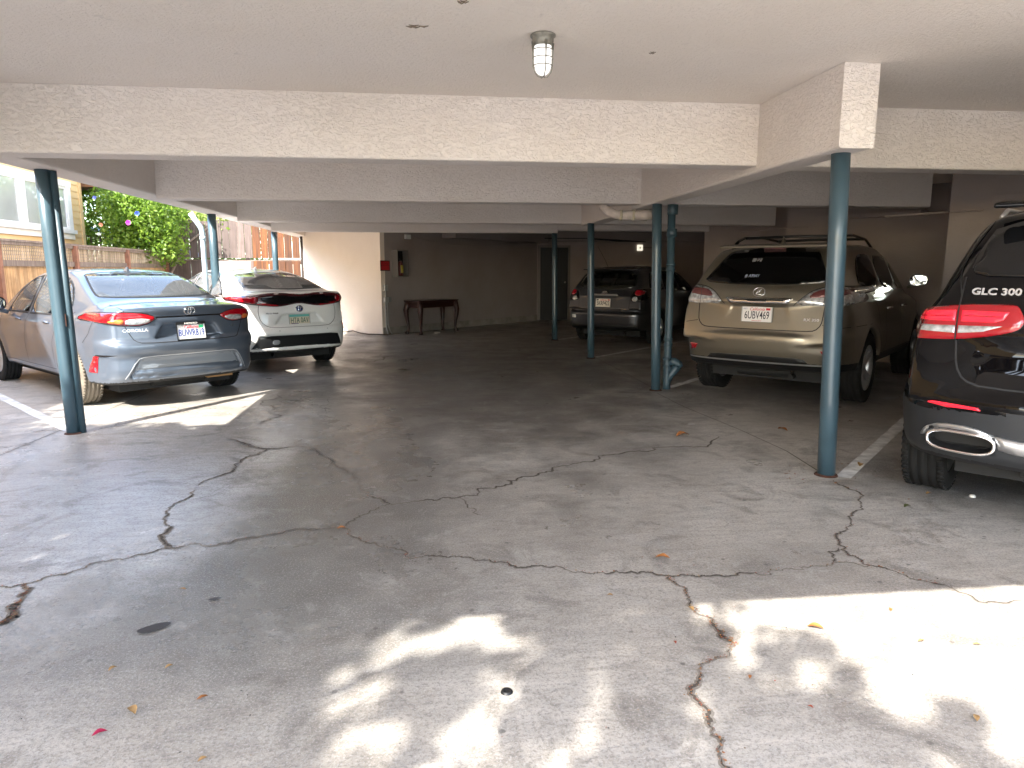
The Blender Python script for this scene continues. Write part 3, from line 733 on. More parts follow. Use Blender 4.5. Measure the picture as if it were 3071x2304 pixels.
# black gum / rubber patch, small pale caps etc
def stain(name, c, rx, ry, rot, mat, label, cat, z=0.0045, n=18):
    ph = random.random() * 6
    vs = [(0, 0, 0)] + [(rx * math.cos(t) * (1 + 0.12 * math.sin(3 * t + ph)), ry * math.sin(t) * (1 + 0.1 * math.sin(2 * t + ph)), 0) for t in [2 * math.pi * k / n for k in range(n)]]
    mb = MB(); mb.add(vs, [(0, 1 + k, 1 + (k + 1) % n) for k in range(n)])
    o = mb.build(name, mat); o.location = (c[0], c[1], z); o.rotation_euler = (0, 0, rot)
    return tag(o, label, cat)
stain('rubber_patch', (-1.15, 2.81), 0.062, 0.033, 0.5, simple('dark_rubber', (0.05, 0.05, 0.055), 0.8), 'dark oval patch stuck on the left foreground concrete', 'patch')
stain('rubber_patch', (-0.98, 3.05), 0.025, 0.013, 0.2, simple('dark_rubber2', (0.08, 0.08, 0.085), 0.8), 'small dark smudge just behind the dark oval patch', 'patch')
o = MB().lathe([(0.0, 0.006), (0.008, 0.005), (0.012, 0.009), (0.018, 0.007), (0.022, 0.0)], (0, 0, 0), 'Z', 14).build('bottle_cap', M['black'], None, True)
o.location = (0.24, 2.21, 0.001); tag(o, 'small black round cap lying in the middle foreground', 'cap')
o = MB().lathe([(0.0, 0.014), (0.012, 0.013), (0.018, 0.008), (0.02, 0.0)], (0, 0, 0), 'Z', 12).build('pebble', M['white_plastic'], None, True)
o.location = (3.47, 3.97, 0.0); tag(o, 'tiny white pebble behind the black SUV tyre', 'pebble')

# fallen leaves
def leaf(c, L_, rot, col, label, kind='fallen_leaf'):
    nL = 7; vs = []; fs = []
    for i in range(nL + 1):
        t = i / nL; wd = math.sin(math.pi * min(1, t * 1.02 + 0.01)) ** 0.8 * L_ * 0.24
        z = 0.006 + 0.10 * L_ * math.sin(math.pi * t) + random.uniform(0, 0.04) * L_
        xx = (t - 0.5) * L_; cur = 0.10 * L_ * math.sin(2.5 * t)
        vs += [(xx, cur + wd, z + wd * 0.5), (xx, cur, z), (xx, cur - wd, z + wd * 0.35)]
    for i in range(nL):
        for j in (0, 1): fs.append((3 * i + j, 3 * i + j + 1, 3 * i + j + 4, 3 * i + j + 3))
    o = mesh_obj(kind, vs, fs, col, None, True)
    o.location = (c[0], c[1], 0.0); o.rotation_euler = (0, 0, rot)
    return tag(o, label, 'leaf', 'fallen leaves on the concrete')
lo = simple('leaf_orange', (0.36, 0.135, 0.035), 0.6, var=0.3, vscale=40)
ly = simple('leaf_tan', (0.36, 0.22, 0.09), 0.6, var=0.3, vscale=40)
lr = simple('leaf_red', (0.30, 0.05, 0.02), 0.6, var=0.3, vscale=40)
lg = simple('leaf_olive', (0.10, 0.11, 0.04), 0.6)
leaf((2.2, 5.79), 0.14, 0.2, lo, 'curled orange leaf in the dark driveway left of the nearest right post')
leaf((3.19, 5.91), 0.11, 1.9, lo, 'orange leaf on the floor between the nearest right post and the black SUV')
leaf((1.15, 3.24), 0.075, -0.4, lo, 'curled orange-brown leaf just behind the long crack in the middle floor')
leaf((1.54, 2.49), 0.065, -0.6, lo, 'slim orange leaf at the left edge of the sunlit corner')
leaf((1.1, 2.71), 0.045, 1.5, ly, 'tan leaf standing in the crack near the branching point')
leaf((3.19, 4.72), 0.09, 0.7, ly, 'tan leaf beside the foot of the nearest right post')
leaf((-0.52, 3.85), 0.05, 0.2, lo, 'orange leaf caught at the bend of the long crack')
for (px, py, L_, c_, lb) in [(-1.01, 2.24, 0.055, ly, 'tan dry leaf in the left foreground behind the magenta petal'), (-0.8, 2.29, 0.04, lo, 'small orange leaf right of the tan leaf in the left foreground'), (-1.18, 2.51, 0.035, ly, 'small tan leaf below the dark oval patch, the more leftward one'),
        (-0.98, 2.5, 0.032, ly, 'small tan leaf below the dark oval patch, the more rightward one'), (-0.7, 1.97, 0.03, ly, 'tiny tan leaf at the bottom edge of the photo, lower left'), (0.78, 2.87, 0.03, ly, 'tiny tan leaf left of the branching crack in the middle floor'),
        (-1.15, 3.16, 0.035, ly, 'tiny tan leaf behind the dark oval patch near the long crack'), (1.75, 1.88, 0.04, ly, 'tan leaf in the bottom right corner of the dappled floor'), (1.24, 2.0, 0.02, lr, 'tiny red leaf right of the debris filled crack, lower one'),
        (1.12, 2.19, 0.025, lo, 'tiny bright orange leaf close right of the debris filled crack'), (0.93, 2.45, 0.022, lr, 'tiny dark red leaf left of the debris filled crack'), (1.9, 2.35, 0.035, ly, 'tan leaf in the sunlit right floor, the leftmost of three'),
        (2.1, 2.3, 0.03, ly, 'tan leaf in the sunlit right floor, the nearest to the right edge'), (1.95, 2.6, 0.03, lo, 'orange leaf in the sunlit right floor just inside the shadow line')]:
    leaf((px, py), L_, random.random() * 6, c_, lb)
leaf((2.91, 3.82), 0.06, 0.2, lg, 'olive green leaf on the floor in front of the black SUV tyre')
leaf((3.22, 4.04), 0.05, 0.1, ly, 'pale twig-like leaf close behind the black SUV tyre')
leaf((-1.06, 2.13), 0.045, 0.5, simple('petal_magenta', (0.35, 0.012, 0.06), 0.6), 'crumpled magenta petal in the left foreground', 'fallen_petal')['category'] = 'petal'
stain('paper_sheet', (5.2, 7.3), 0.11, 0.06, 0.4, simple('grey_paper', (0.4, 0.4, 0.4), 0.8), 'flat pale paper on the dark floor between the two SUVs', 'paper')
stain('paper_sheet', (2.45, 6.25), 0.04, 0.02, 0.3, simple('white_paper', (0.6, 0.6, 0.6), 0.8), 'tiny white paper scrap on the driveway in front of the gold SUV', 'paper')

# litter crumbs filling cracks and dust specks: nobody could count them
vs = []; fs = []; fm = []
def speck(x, y, s, mi, z=0.006):
    n0 = len(vs); k = random.choice((3, 4, 5)); ph = random.random() * 6
    zz = z + random.random() * 0.003
    for j in range(k): vs.append((x + s * random.uniform(.5, 1) * math.cos(ph + 6.283 * j / k), y + s * random.uniform(.5, 1) * math.sin(ph + 6.283 * j / k), zz + random.uniform(0, s * .25)))
    fs.append(tuple(range(n0, n0 + k))); fm.append(mi)
for (x, y, k) in crack_pts:
    if k in ('c8', 'c2') :
        for _ in range(3):
            if random.random() < 0.45: speck(x + random.gauss(0, 0.008), y + random.gauss(0, 0.008), random.uniform(0.002, 0.006), random.choice((0, 0, 1, 2, 3)))
    elif k in ('c1', 'c5', 'c9') and random.random() < 0.35:
        speck(x + random.gauss(0, 0.006), y + random.gauss(0, 0.006), random.uniform(0.002, 0.007), random.choice((0, 1, 2, 3)))
for _ in range(1500):
    speck(random.uniform(-3, 5), random.uniform(1.4, 9) ** 1.0, random.uniform(0.002, 0.005), random.choice((1, 3, 4, 4, 4, 2)))
for _ in range(260):
    a = random.choice(((2.75, 8.1), (2.8, 4.6), (2.9, 8.6), (3.4, 9.0), (4.9, 7.6), (-0.9, 15.9), (-1.6, 16.4)))
    speck(a[0] + random.gauss(0, 0.3), a[1] + random.gauss(0, 0.25), random.uniform(0.004, 0.014), random.choice((0, 2, 3)))
tag(mesh_obj('floor_debris', vs, fs, [lo, ly, lr, simple('grit_brown', (0.16, 0.11, 0.07), 0.9), M['dirt_black']], None, False, fm), kind='stuff')

rs_ = random.Random(3)
for (cx, cy, k_) in ((-0.05, 3.98, .8), (0.18, 3.62, .5), (1.35, 4.3, .3)):
    mb = MB()
    for q in range(4):
        x0 = cx + rs_.gauss(0, .03) * k_; y0 = cy + rs_.gauss(0, .015)
        mb.tube([(x0 - .035 * k_, y0, ZC - .002), (x0, y0 + .006, ZC - .005), (x0 + .03 * k_, y0 - .004, ZC - .002)], [.002, .005 * k_ + .001, .002], 5)
    part(mb, 'ceiling_blemish', simple('scraped_plaster', (0.20, 0.16, 0.12), 0.9, var=.4, vscale=40))

# ------------------------------------------------------------------ outside, left: fences, house, vines
wood_grey = wood_mat('weathered_grey_wood', [(0.10, 0.075, 0.06), (0.20, 0.155, 0.13), (0.30, 0.25, 0.22)], 25, 25, 1.2, rnd=0.25)
wood_pink = wood_mat('sun_bleached_wood', [(0.05, 0.036, 0.031), (0.095, 0.07, 0.062), (0.14, 0.11, 0.098)], 25, 25, 1.2, rnd=0.2)
wood_orange = wood_mat('orange_cedar', [(0.32, 0.17, 0.07), (0.54, 0.34, 0.17), (0.66, 0.46, 0.26)], 18, 18, 0.8, rnd=0.15)
wood_rust = wood_mat('red_brown_cedar', [(0.014, 0.005, 0.0015), (0.075, 0.023, 0.004), (0.17, 0.062, 0.012)], 14, 14, 0.7, rnd=0.45)
post_brown = simple('brown_fence_post', (0.28, 0.13, 0.08), 0.7, var=0.3, vscale=8)

# low fence with lattice top, running away from the viewer
F0, F1 = Vector((-6.30, -1.0)), Vector((-7.25, 20.55))
fence = empty('lattice_fence', (F0.x, F0.y, 0), 0, 'low wooden fence with a lattice band along its top behind the blue sedan', 'fence')
FD = (F1 - F0).normalized(); FN = Vector((FD.y, -FD.x)); FL = (F1 - F0).length; FA = math.atan2(FD.y, FD.x)
def fp(t, off, z): 
    q = FD * t + FN * off
    return (q.x, q.y, z)
mb = MB(); t = 0.0
while t < FL - 0.14:
    wd = 0.14
    mb.obox(fp(t + wd / 2, 0, 0.77), (wd - 0.006, 0.02, 1.50), FA); t += wd
mb.build('board_panel', wood_orange, fence)
mb = MB()
for z, hh in ((1.565, 0.10), (1.895, 0.055)):
    mb.obox(fp(FL / 2, 0.02, z), (FL, 0.06, hh), FA)
mb.obox(fp(FL / 2, 0.0, 1.94), (FL, 0.13, 0.035), FA)
mb.build('rail', wood_grey, fence)
mb = MB(); t = 0.03
while t < FL:
    mb.obox(fp(t, 0.012, 1.742), (0.03, 0.008, 0.255), FA); t += 0.062
for z in (1.65, 1.71, 1.77, 1.83): mb.obox(fp(FL / 2, 0.003, z), (FL, 0.007, 0.018), FA)
mb.build('lattice', wood_mat('pale_lattice', [(0.26, 0.2, 0.14), (0.40, 0.32, 0.24), (0.5, 0.42, 0.33)], 25, 25, 1.2), fence)
for t in (0.1, 2.4, 5.1, 7.8, 10.52, 13.17, 15.94, 18.67, FL - 0.08):
    mb = MB(); mb.obox(fp(t, 0.055, 0.96), (0.10, 0.09, 1.92), FA); mb.build('post', post_brown, fence)

# tall plank fence across the back, two tiers
tf = empty('plank_fence', (-5.2, 20.7, 0), 0, 'tall two-tier plank fence, grey boards left and orange-brown boards right', 'fence')
mg = MB(); mo = MB(); x_ = -2.3
i = 0
while x_ < 2.6:
    wd = random.uniform(0.19, 0.24); gap = random.uniform(0.005, 0.018)
    target = mg if x_ < 0.15 else mo
    top = 2.72 + random.uniform(-0.03, 0.03)
    target.obox((x_ + wd / 2, random.uniform(-.008, .008), 1.55 + (top - 1.55) / 2 + 0.16), (wd - gap, 0.02, top - 1.70), random.uniform(-.03, .03), ry=random.uniform(-.006, .006))
    target.obox((x_ + wd / 2 + random.uniform(-.01, .01), 0.03, 0.86), (wd - gap * 0.6, 0.02, 1.70), 0)
    x_ += wd; i += 1
mg.build('board_panel', wood_pink, tf); mo.build('board_panel', wood_rust, tf)
mb = MB(); mb.box(-2.3, 2.6, 0.045, 0.085, 1.62, 1.75); mb.box(-2.3, 2.6, 0.045, 0.085, 0.4, 0.49); mb.build('rail', wood_grey, tf)
for px in (-2.3, 0.1, 2.55):
    mb = MB(); mb.box(px - 0.05, px + 0.05, 0.086, 0.18, 0, 2.6); mb.build('post', wood_grey, tf)
# dark closing strip between fence and wall
mb = MB(); mb.box(-0.03, 0.03, -0.03, 0.03, 0, 2.7); o = mb.build('fence_end_post', simple('dark_end_post', (0.03, 0.022, 0.018), 0.8)); o.location = (-3.17, 18.32, 0)
tag(o, 'dark narrow end post where the plank fence meets the pale wall', 'post')

# white board standing behind the hatchback
wbd = empty('white_board', (-4.25, 16.0, 0), 0.25, 'white panel standing behind the roof of the white hatchback', 'board')
mb = MB(); mb.box(-0.36, 0.36, -0.02, 0.02, 0.15, 1.64); mb.build('panel', simple('white_panel', (0.8, 0.8, 0.8), 0.5, var=0.06, vscale=9), wbd, bevel=0.004)
mb = MB(); mb.box(-0.33, -0.29, 0.02, 0.25, 0, 0.2); mb.box(0.29, 0.33, 0.02, 0.25, 0, 0.2); mb.box(-0.36, 0.36, -0.03, 0.03, 0.0, 0.15); mb.build('foot', M['metal_grey'], wbd)

# house with orange siding
house = empty('siding_house', (-9.0, 12.0, 0), 0, 'house with pale orange lap siding and white framed windows', 'house')
HC = (-9.0, 12.0)
m, nt, p = new_mat('orange_siding'); tc = nt.nodes.new('ShaderNodeTexCoord')
c = mix(nt, mapr(nt, noise(nt, tc.outputs['Object'], 1.5, 5, 0.6), 0.3, 0.7, 0, 1), (0.74, 0.50, 0.24), (0.82, 0.58, 0.30))
nt.links.new(c, p.inputs['Base Color']); p.inputs['Roughness'].default_value = 0.65
siding = m
Y0, Y1, HZ = -4.0, 19.9, 7.3       # wall run and height
WY0, WY1, WZ0, WZ1 = 15.65, 19.3, 2.42, 3.50   # window opening
mb = MB(); z = 0.3
def lap(y0, y1, z0, z1):
    mb.add([(0.022, y0 - 12, z0), (0.022, y1 - 12, z0), (0.004, y1 - 12, z1), (0.004, y0 - 12, z1), (0.0, y0 - 12, z0), (0.0, y1 - 12, z0)], [(0, 1, 2, 3), (0, 4, 5, 1)])
HL = 4.5          # low wing beyond y = 9
while z < HZ:
    z1 = z + 0.165
    if z > HL: lap(Y0, 9.0, z, z1)
    elif z1 <= WZ0 or z >= WZ1: lap(Y0, Y1, z, z1)
    else: lap(Y0, WY0, z, z1); lap(WY1, Y1, z, z1)
    z = z1
mb.build('wall_siding', siding, house)
mb = MB(); mb.box(-6.5, -0.001, Y0 - 12, -3.0, 0, HZ + 0.1); mb.build('wall', siding, house)  # unseen tall end, its height added to throw shade on the sedan
mb = MB(); mb.box(-6.5, -0.001, -2.999, Y1 - 12 - 0.002, 0, HL + 0.1); mb.build('wall', siding, house)
mb = MB(); mb.box(-0.12, 0.035, Y1 - 12 - 0.13, Y1 - 12 + 0.01, 0, HL); mb.build('corner_trim', siding, house)
rm_ = simple('shingle_brown', (0.12, 0.09, 0.07), 0.9, var=0.3, vscale=6)
for (ya_, yb_, hz_) in ((Y0 - 12.4, -2.7, HZ + .1), (-2.698, Y1 - 11.6, HL + .1)):
    mb = MB(); mb.box(-6.9, 0.35, ya_, yb_, hz_, hz_ + 0.16)
    mb.add([(-6.9, ya_, hz_ + .16), (0.35, ya_, hz_ + .16), (0.35, yb_, hz_ + .16), (-6.9, yb_, hz_ + .16), (-3.3, ya_, hz_ + 1.0), (-3.3, yb_, hz_ + 1.0)], [(0, 1, 4), (1, 2, 5, 4), (2, 3, 5), (3, 0, 4, 5)])
    mb.build('roof', rm_, house)
wf = MB(); wm = simple('white_window_paint', (0.86, 0.85, 0.82), 0.5, var=0.08, vscale=6)
ya, yb = WY0 - 12, WY1 - 12
wf.box(0.0, 0.06, ya - 0.02, yb + 0.02, WZ1, WZ1 + 0.14); wf.box(0.0, 0.09, ya - 0.10, yb + 0.08, WZ0 - 0.06, WZ0 + 0.03)
wf.box(0.0, 0.05, ya - 0.02, yb + 0.02, WZ0 - 0.20, WZ0 - 0.06)
panes = [(15.70, 17.02), (17.22, 18.18), (18.40, 19.12)]
for a, b in ((WY0, 15.72), (17.00, 17.24), (18.16, 18.42), (19.10, WY1)): wf.box(-0.05, 0.05, a - 12, b - 12, WZ0 + 0.03, WZ1)
wo = wf.build('window_frame', wm, house)
for a, b in panes:
    s_ = MB(); s_.box(-0.03, 0.035, a - 12 + .02, b - 12 - .02, WZ0 + 0.031, WZ0 + 0.09); s_.box(-0.03, 0.035, a - 12 + .02, b - 12 - .02, WZ1 - 0.06, WZ1 - 0.001)
    s_.box(-0.03, 0.035, a - 12 + .02, a - 12 + .07, WZ0 + 0.091, WZ1 - 0.061); s_.box(-0.03, 0.035, b - 12 - .07, b - 12 - .02, WZ0 + 0.091, WZ1 - 0.061)
    s_.build('sash', wm, wo)
    c_ = MB(); c_.add([(0.010, a - 12 + .07, WZ0 + .09), (0.010, b - 12 - .07, WZ0 + .09), (0.010, b - 12 - .07, WZ1 - .06), (0.010, a - 12 + .07, WZ1 - .06)], [(0, 1, 2, 3)])
    c_.build('glass', simple('house_glass', (0.42, 0.45, 0.43), 0.04, coat=1.0, var=0.15, vscale=1.2), wo)
# porch at the far corner
pm = simple('porch_roof_brown', (0.22, 0.10, 0.045), 0.7, var=0.3, vscale=12)
mb = MB(); mb.box(-3.0, 0.45, 8.0, 10.6, 3.72, 3.82); mb.box(-0.5, 0.45, 7.98, 8.02, 3.60, 3.72); mb.box(0.38, 0.45, 8.02, 10.6, 3.60, 3.72)
mb.box(-0.6, 0.4, 8.1, 10.5, 3.69, 3.715); mb.build('porch_roof', pm, house)
mb = MB(); mb.box(-0.16, -0.03, 9.9, 10.03, 0, 3.6); mb.build('porch_post', wood_grey, house)
mb = MB(); mb.box(-1.4, 0.12, 9.93, 9.99, 2.40, 2.46)
for k in range(11): mb.box(-1.3 + k * 0.13, -1.25 + k * 0.13, 9.94, 9.98, 1.4, 2.40)
mb.build('porch_railing', wood_grey, house)
mb = MB(); mb.box(-3.0, 0.12, 7.9, 10.1, 1.28, 1.4); mb.build('porch_floor', wood_grey, house)
# light blue tarp roof seen between fence and vines
tp = empty('shade_canopy', (-8.6, 23.0, 0), 0, 'pale blue sloping canopy roof glimpsed between the porch and the vines', 'canopy')
mb = MB(); mb.add([(-1.6, -1, 2.75), (-1.6, 1, 2.75), (1.6, 1, 1.9), (1.6, -1, 1.9), (-1.6, -1, 2.71), (-1.6, 1, 2.71), (1.6, 1, 1.86), (1.6, -1, 1.86)], [(0, 3, 2, 1), (4, 5, 6, 7), (0, 1, 5, 4), (1, 2, 6, 5), (2, 3, 7, 6), (3, 0, 4, 7)])
mb.build('canopy_sheet', simple('pale_blue_sheet', (0.50, 0.58, 0.80), 0.6), tp)
for a in (-1.5, 1.5):
    for b in (-.9, .9):
        mb = MB(); mb.tube([(a, b, 0), (a, b, 2.3 - a * .27)], 0.03, 8); mb.build('canopy_pole', M['metal_grey'], tp)

# ------------------------------------------------------------------ foliage
def leaves_mesh(name, centers, size, mat, parent=None, smin=0.6):
    C_ = np.asarray(centers, dtype=np.float64); n = len(C_)
    a = RNG.normal(size=(n, 3)); a /= np.linalg.norm(a, axis=1)[:, None]
    b = np.cross(a, RNG.normal(size=(n, 3))); b /= np.linalg.norm(b, axis=1)[:, None]
    nn = np.cross(a, b)
    s = size * RNG.uniform(smin, 1.3, n)[:, None]
    V = np.stack([C_ - a * s * .5, C_ + b * s * .28 + nn * s * .06, C_ + a * s * .5 - nn * s * .08, C_ - b * s * .28 + nn * s * .06], 1).reshape(-1, 3)
    me = bpy.data.meshes.new(name)
    me.vertices.add(4 * n); me.vertices.foreach_set('co', V.astype(np.float32).ravel())
    me.loops.add(6 * n)
    base = (np.arange(n) * 4)[:, None]
    me.loops.foreach_set('vertex_index', (base + np.array([0, 1, 2, 0, 2, 3])).astype(np.int32).ravel())
    me.polygons.add(2 * n)
    me.polygons.foreach_set('loop_start', (np.arange(2 * n) * 3).astype(np.int32))
    me.materials.append(mat); me.update(calc_edges=True)
    o = bpy.data.objects.new(name, me); COL.objects.link(o)
    if parent: o.parent = parent
    return o
def clumps(cs, per, spread):
    cs = np.asarray(cs); out = []
    for c_ in cs:
        r = c_[3] if len(c_) > 3 else spread
        q = RNG.normal(size=(per, 3)); q /= np.linalg.norm(q, axis=1)[:, None]
        q *= (RNG.uniform(0.35, 1, per) ** 0.6)[:, None] * r
        out.append(q + c_[:3])
    return np.concatenate(out)
vine_leaf = leaf_mat('vine_leaf', (0.06, 0.14, 0.012), (0.26, 0.38, 0.06), 0.5)
vine_pale = leaf_mat('vine_leaf_pale', (0.34, 0.46, 0.10), (0.58, 0.60, 0.26), 0.4)
def bush(name, boxes, n, size, label, cat, mats, trunk=None, per=60, r=0.34):
    root = empty(name, trunk or (boxes[0][0], boxes[0][2], 0), 0, label, cat)
    ox, oy = root.location.x, root.location.y
    cs = []
    for (x0, x1, y0, y1, z0, z1, wgt) in boxes:
        k = int(n * wgt)
        cs.append(np.column_stack([RNG.uniform(x0, x1, k) - ox, RNG.uniform(y0, y1, k) - oy, RNG.uniform(z0, z1, k), RNG.uniform(r * .6, r * 1.4, k)]))
    cs = np.concatenate(cs)
    cut = int(len(cs) * 0.72)
    leaves_mesh('foliage', clumps(cs[:cut], per, r), size, mats[0], root)
    leaves_mesh('foliage', clumps(cs[cut:], per, r), size * 0.9, mats[1], root)
    mb = MB()
    for k in range(7):
        j = cs[RNG.integers(len(cs))]
        mb.tube([(RNG.normal() * .1, RNG.normal() * .1, 0), tuple(j[:3] * [0.3, 0.3, 0.5]), tuple(j[:3])], [0.05, 0.03, 0.012], 6)
    mb.build('stem', wood_grey, root)
    return root
vine = bush('flowering_vine', [(-12.5, -6.9, 21.0, 22.6, 2.3, 5.4, 0.50), (-8.05, -6.6, 18.6, 20.3, 1.85, 3.5, 0.25), (-6.9, -3.2, 20.9, 22.2, 2.6, 4.6, 0.35)], 600, 0.11,
            'bright green flowering vine massed above the fences', 'vine', (vine_leaf, vine_pale), (-7.8, 20.2, 0), per=62, r=0.36)
def flower(c, r, col, label):
    n = 10; vs = [(0, 0, -0.02)] + [(r * (1 + .12 * (k % 2)) * math.cos(6.283 * k / n), 0.03, r * (1 + .12 * (k % 2)) * math.sin(6.283 * k / n)) for k in range(n)]
    o = mesh_obj('flower', [(v[0], -v[1] if i else 0.02, v[2]) for i, v in enumerate(vs)], [(0, 1 + (k + 1) % n, 1 + k) for k in range(n)], simple('petal', col, 0.5), vine, False)
    o.location = (c[0] + 7.8, c[1] - 20.2, c[2]); o['label'] = label
flower((-6.95, 18.15, 2.80), 0.05, (0.05, 0.10, 0.80), 'blue morning glory flower')
flower((-7.15, 18.10, 2.58), 0.055, (0.62, 0.05, 0.55), 'magenta flower')
flower((-7.75, 18.05, 2.52), 0.045, (0.80, 0.40, 0.25), 'faded peach flower')
flower((-7.86, 18.1, 3.15), 0.04, (0.25, 0.3, 0.85), 'small pale blue flower')
bush('leafy_shrub', [(-12.5, -5.5, 23.5, 25.5, 0.3, 5.0, 1.0)], 300, 0.16, 'dense sunlit shrub behind the plank fence and vine', 'shrub', (vine_leaf, vine_pale), (-8, 24.5, 0), per=60, r=0.55)

# shade trees that stand outside, behind and left of the viewer; they throw the dappled shade on the driveway
bark = simple('grey_bark', (0.13, 0.10, 0.08), 0.9, var=0.4, vscale=8, bump=0.8, bscale=14)
tree_leaf = leaf_mat('tree_leaf', (0.03, 0.07, 0.015), (0.09, 0.16, 0.03), 0.3)
tree_leaf2 = leaf_mat('tree_leaf_light', (0.07, 0.14, 0.03), (0.16, 0.24, 0.06), 0.35)
def tree(base, blobs, label, size=0.13, per=70, r=0.40, name='shade_tree', extra=None):
    """blobs: (x,y,z, radius_xy, radius_z, n_clumps)"""
    root = empty(name, (base[0], base[1], 0), 0, label, 'tree')
    cs = []; mb = MB(); mainz = min(b[2] for b in blobs) * 0.55
    mb.tube([(0, 0, -0.05), (0.05, 0.03, mainz * .5), (0.0, 0.0, mainz)], [0.22, 0.17, 0.14], 12)
    for (x, y, z, rxy, rz, k) in blobs:
        q = RNG.normal(size=(k, 3)); q /= np.linalg.norm(q, axis=1)[:, None]; q *= (RNG.uniform(0, 1, k) ** 0.4)[:, None]
        c_ = q * [rxy, rxy, rz] + [x - base[0], y - base[1], z]
        cs.append(np.column_stack([c_, RNG.uniform(r * .5, r * 1.2, k)]))
        ctr = Vector((x - base[0], y - base[1], z)); e0 = Vector((0, 0, mainz))
        mid = (e0 + ctr) / 2 + Vector((0, 0, 0.4))
        mb.tube([tuple(e0), tuple(mid), tuple(ctr)], [0.11, 0.06, 0.03], 8)
        for _ in range(5):
            j = c_[RNG.integers(k)]
            mb.tube([tuple(mid.lerp(ctr, 0.6)), tuple((Vector(j) + ctr) / 2), tuple(j)], [0.03, 0.018, 0.008], 6)
    if extra is not None:
        cs.append(extra - np.array([base[0], base[1], 0, 0]))
        for e_ in extra[::6]:
            a_ = Vector((e_[0] - base[0], e_[1] - base[1], e_[2])); b_ = cs[0][RNG.integers(len(cs[0]))][:3]
            mb.tube([tuple(b_), tuple((a_ + Vector(b_)) / 2 + Vector((0, 0, .25))), tuple(a_)], [.022, .014, .006], 5)
    cs = np.concatenate(cs); RNG.shuffle(cs); cut = int(len(cs) * .65)
    mb.build('trunk', bark, root, True)
    leaves_mesh('crown', clumps(cs[:cut], per, r), size, tree_leaf, root)
    leaves_mesh('crown', clumps(cs[cut:], per, r), size, tree_leaf2, root)
    return root
def G(gx, gy, z):      # point at height z whose shadow falls on ground (gx, gy)
    return (gx - 0.61 * z, gy - 1.0 * z, z)
tree((-7.5, -4.5), [(*G(-2.8, 2.4, 5.5), 1.2, 0.5, 70), (*G(-2.0, 0.9, 6.0), 1.2, 0.8, 60), (*G(-4.3, 3.2, 5.2), 1.2, 0.6, 60), (*G(-3.9, 4.9, 5.0), 0.95, 0.35, 70), (*G(-2.8, 4.9, 4.7), 0.85, 0.35, 60), (*G(-2.5, 3.9, 5.1), 0.8, 0.4, 70),
    (*G(-2.2, 5.4, 4.8), 0.6, 0.25, 45), (*G(-1.5, 2.2, 5.7), 0.8, 0.5, 55), (*G(-0.9, 2.3, 5.8), 0.5, 0.4, 20), (*G(-0.6, 0.6, 6.5), 0.8, 0.7, 12), (*G(-5.0, 8.6, 5.2), 0.5, 0.4, 35), (*G(-2.6, 6.0, 4.7), 0.55, 0.2, 50), (*G(-3.4, 6.1, 4.9), 0.6, 0.2, 50), (*G(-4.5, 6.9, 5.0), 0.5, 0.2, 45), (*G(-5.1, 7.8, 5.1), 0.5, 0.3, 35)],
     'leafy tree outside the left of the carport')  # clumps on the sedan side added to block the sun there
ex = []
LIT = ((-0.60, 2.61, .16, .03), (-0.30, 2.64, .22, .035), (0.05, 2.66, .2, .03), (-0.38, 2.44, .10, .05), (-0.08, 2.54, .14, .045), (-0.50, 2.27, .16, .06), (-0.22, 2.32, .14, .06), (-0.76, 2.06, .12, .06), (-0.55, 2.14, .14, .05), (-0.34, 2.17, .12, .05),
       (0.25, 2.53, .10, .045), (0.42, 2.47, .08, .05), (-0.12, 2.09, .16, .06), (0.18, 2.12, .08, .05), (1.17, 2.76, .09, .05), (1.17, 2.42, .07, .06), (1.12, 2.25, .07, .05), (1.26, 2.15, .09, .06), (1.5, 2.02, .07, .06), (-0.62, 1.93, .12, .06), (-0.25, 1.92, .16, .07), (0.45, 1.9, .1, .06), (0.85, 1.98, .06, .05), (1.75, 1.75, .2, .08), (0.62, 2.2, .05, .04))
while len(ex) < 620:
    gx, gy, z_ = RNG.uniform(-1.2, 3.4), RNG.uniform(0.2, 2.85), RNG.uniform(5.2, 6.4)
    lit = (gx > 1.30 and gy > 2.55 - 0.75 * max(0.0, min(1.0, (gx - 1.35) / 0.5))) or (gx > 1.8 and gy > 1.75)
    r_ = RNG.uniform(.06, .15)
    lit |= any(((gx - a) / (ra * .8 + r_ * .45)) ** 2 + ((gy - b) / (rb * .8 + r_ * .45)) ** 2 < 1 for a, b, ra, rb in LIT)
    if not lit: ex.append((*G(gx, gy, z_), r_))
tree((-3.8, -8.5), [(*G(0.6, -1.2, 7.2), 1.8, 1.0, 34)], 'tall tree behind the viewer that dapples the driveway', size=0.10, per=40, r=0.30, extra=np.array(ex))
tree((5.5, -13.0), [(5.5, -13, 5.5, 2.2, 1.6, 70), (4.0, -14.5, 4.2, 1.6, 1.2, 40)], 'round tree across the street behind the viewer', size=0.22, per=45, r=0.6)
tree((-13.5, -14.0), [(-13.5, -14, 5.0, 2.6, 1.8, 80)], 'broad tree far behind on the left', size=0.22, per=45, r=0.6)
bush('street_hedge', [(-4, 11, -18.5, -17.3, 0.2, 2.0, 1.0)], 160, 0.2, 'clipped hedge across the street behind the viewer', 'hedge', (tree_leaf, tree_leaf2), (4, -18, 0), per=45, r=0.5)

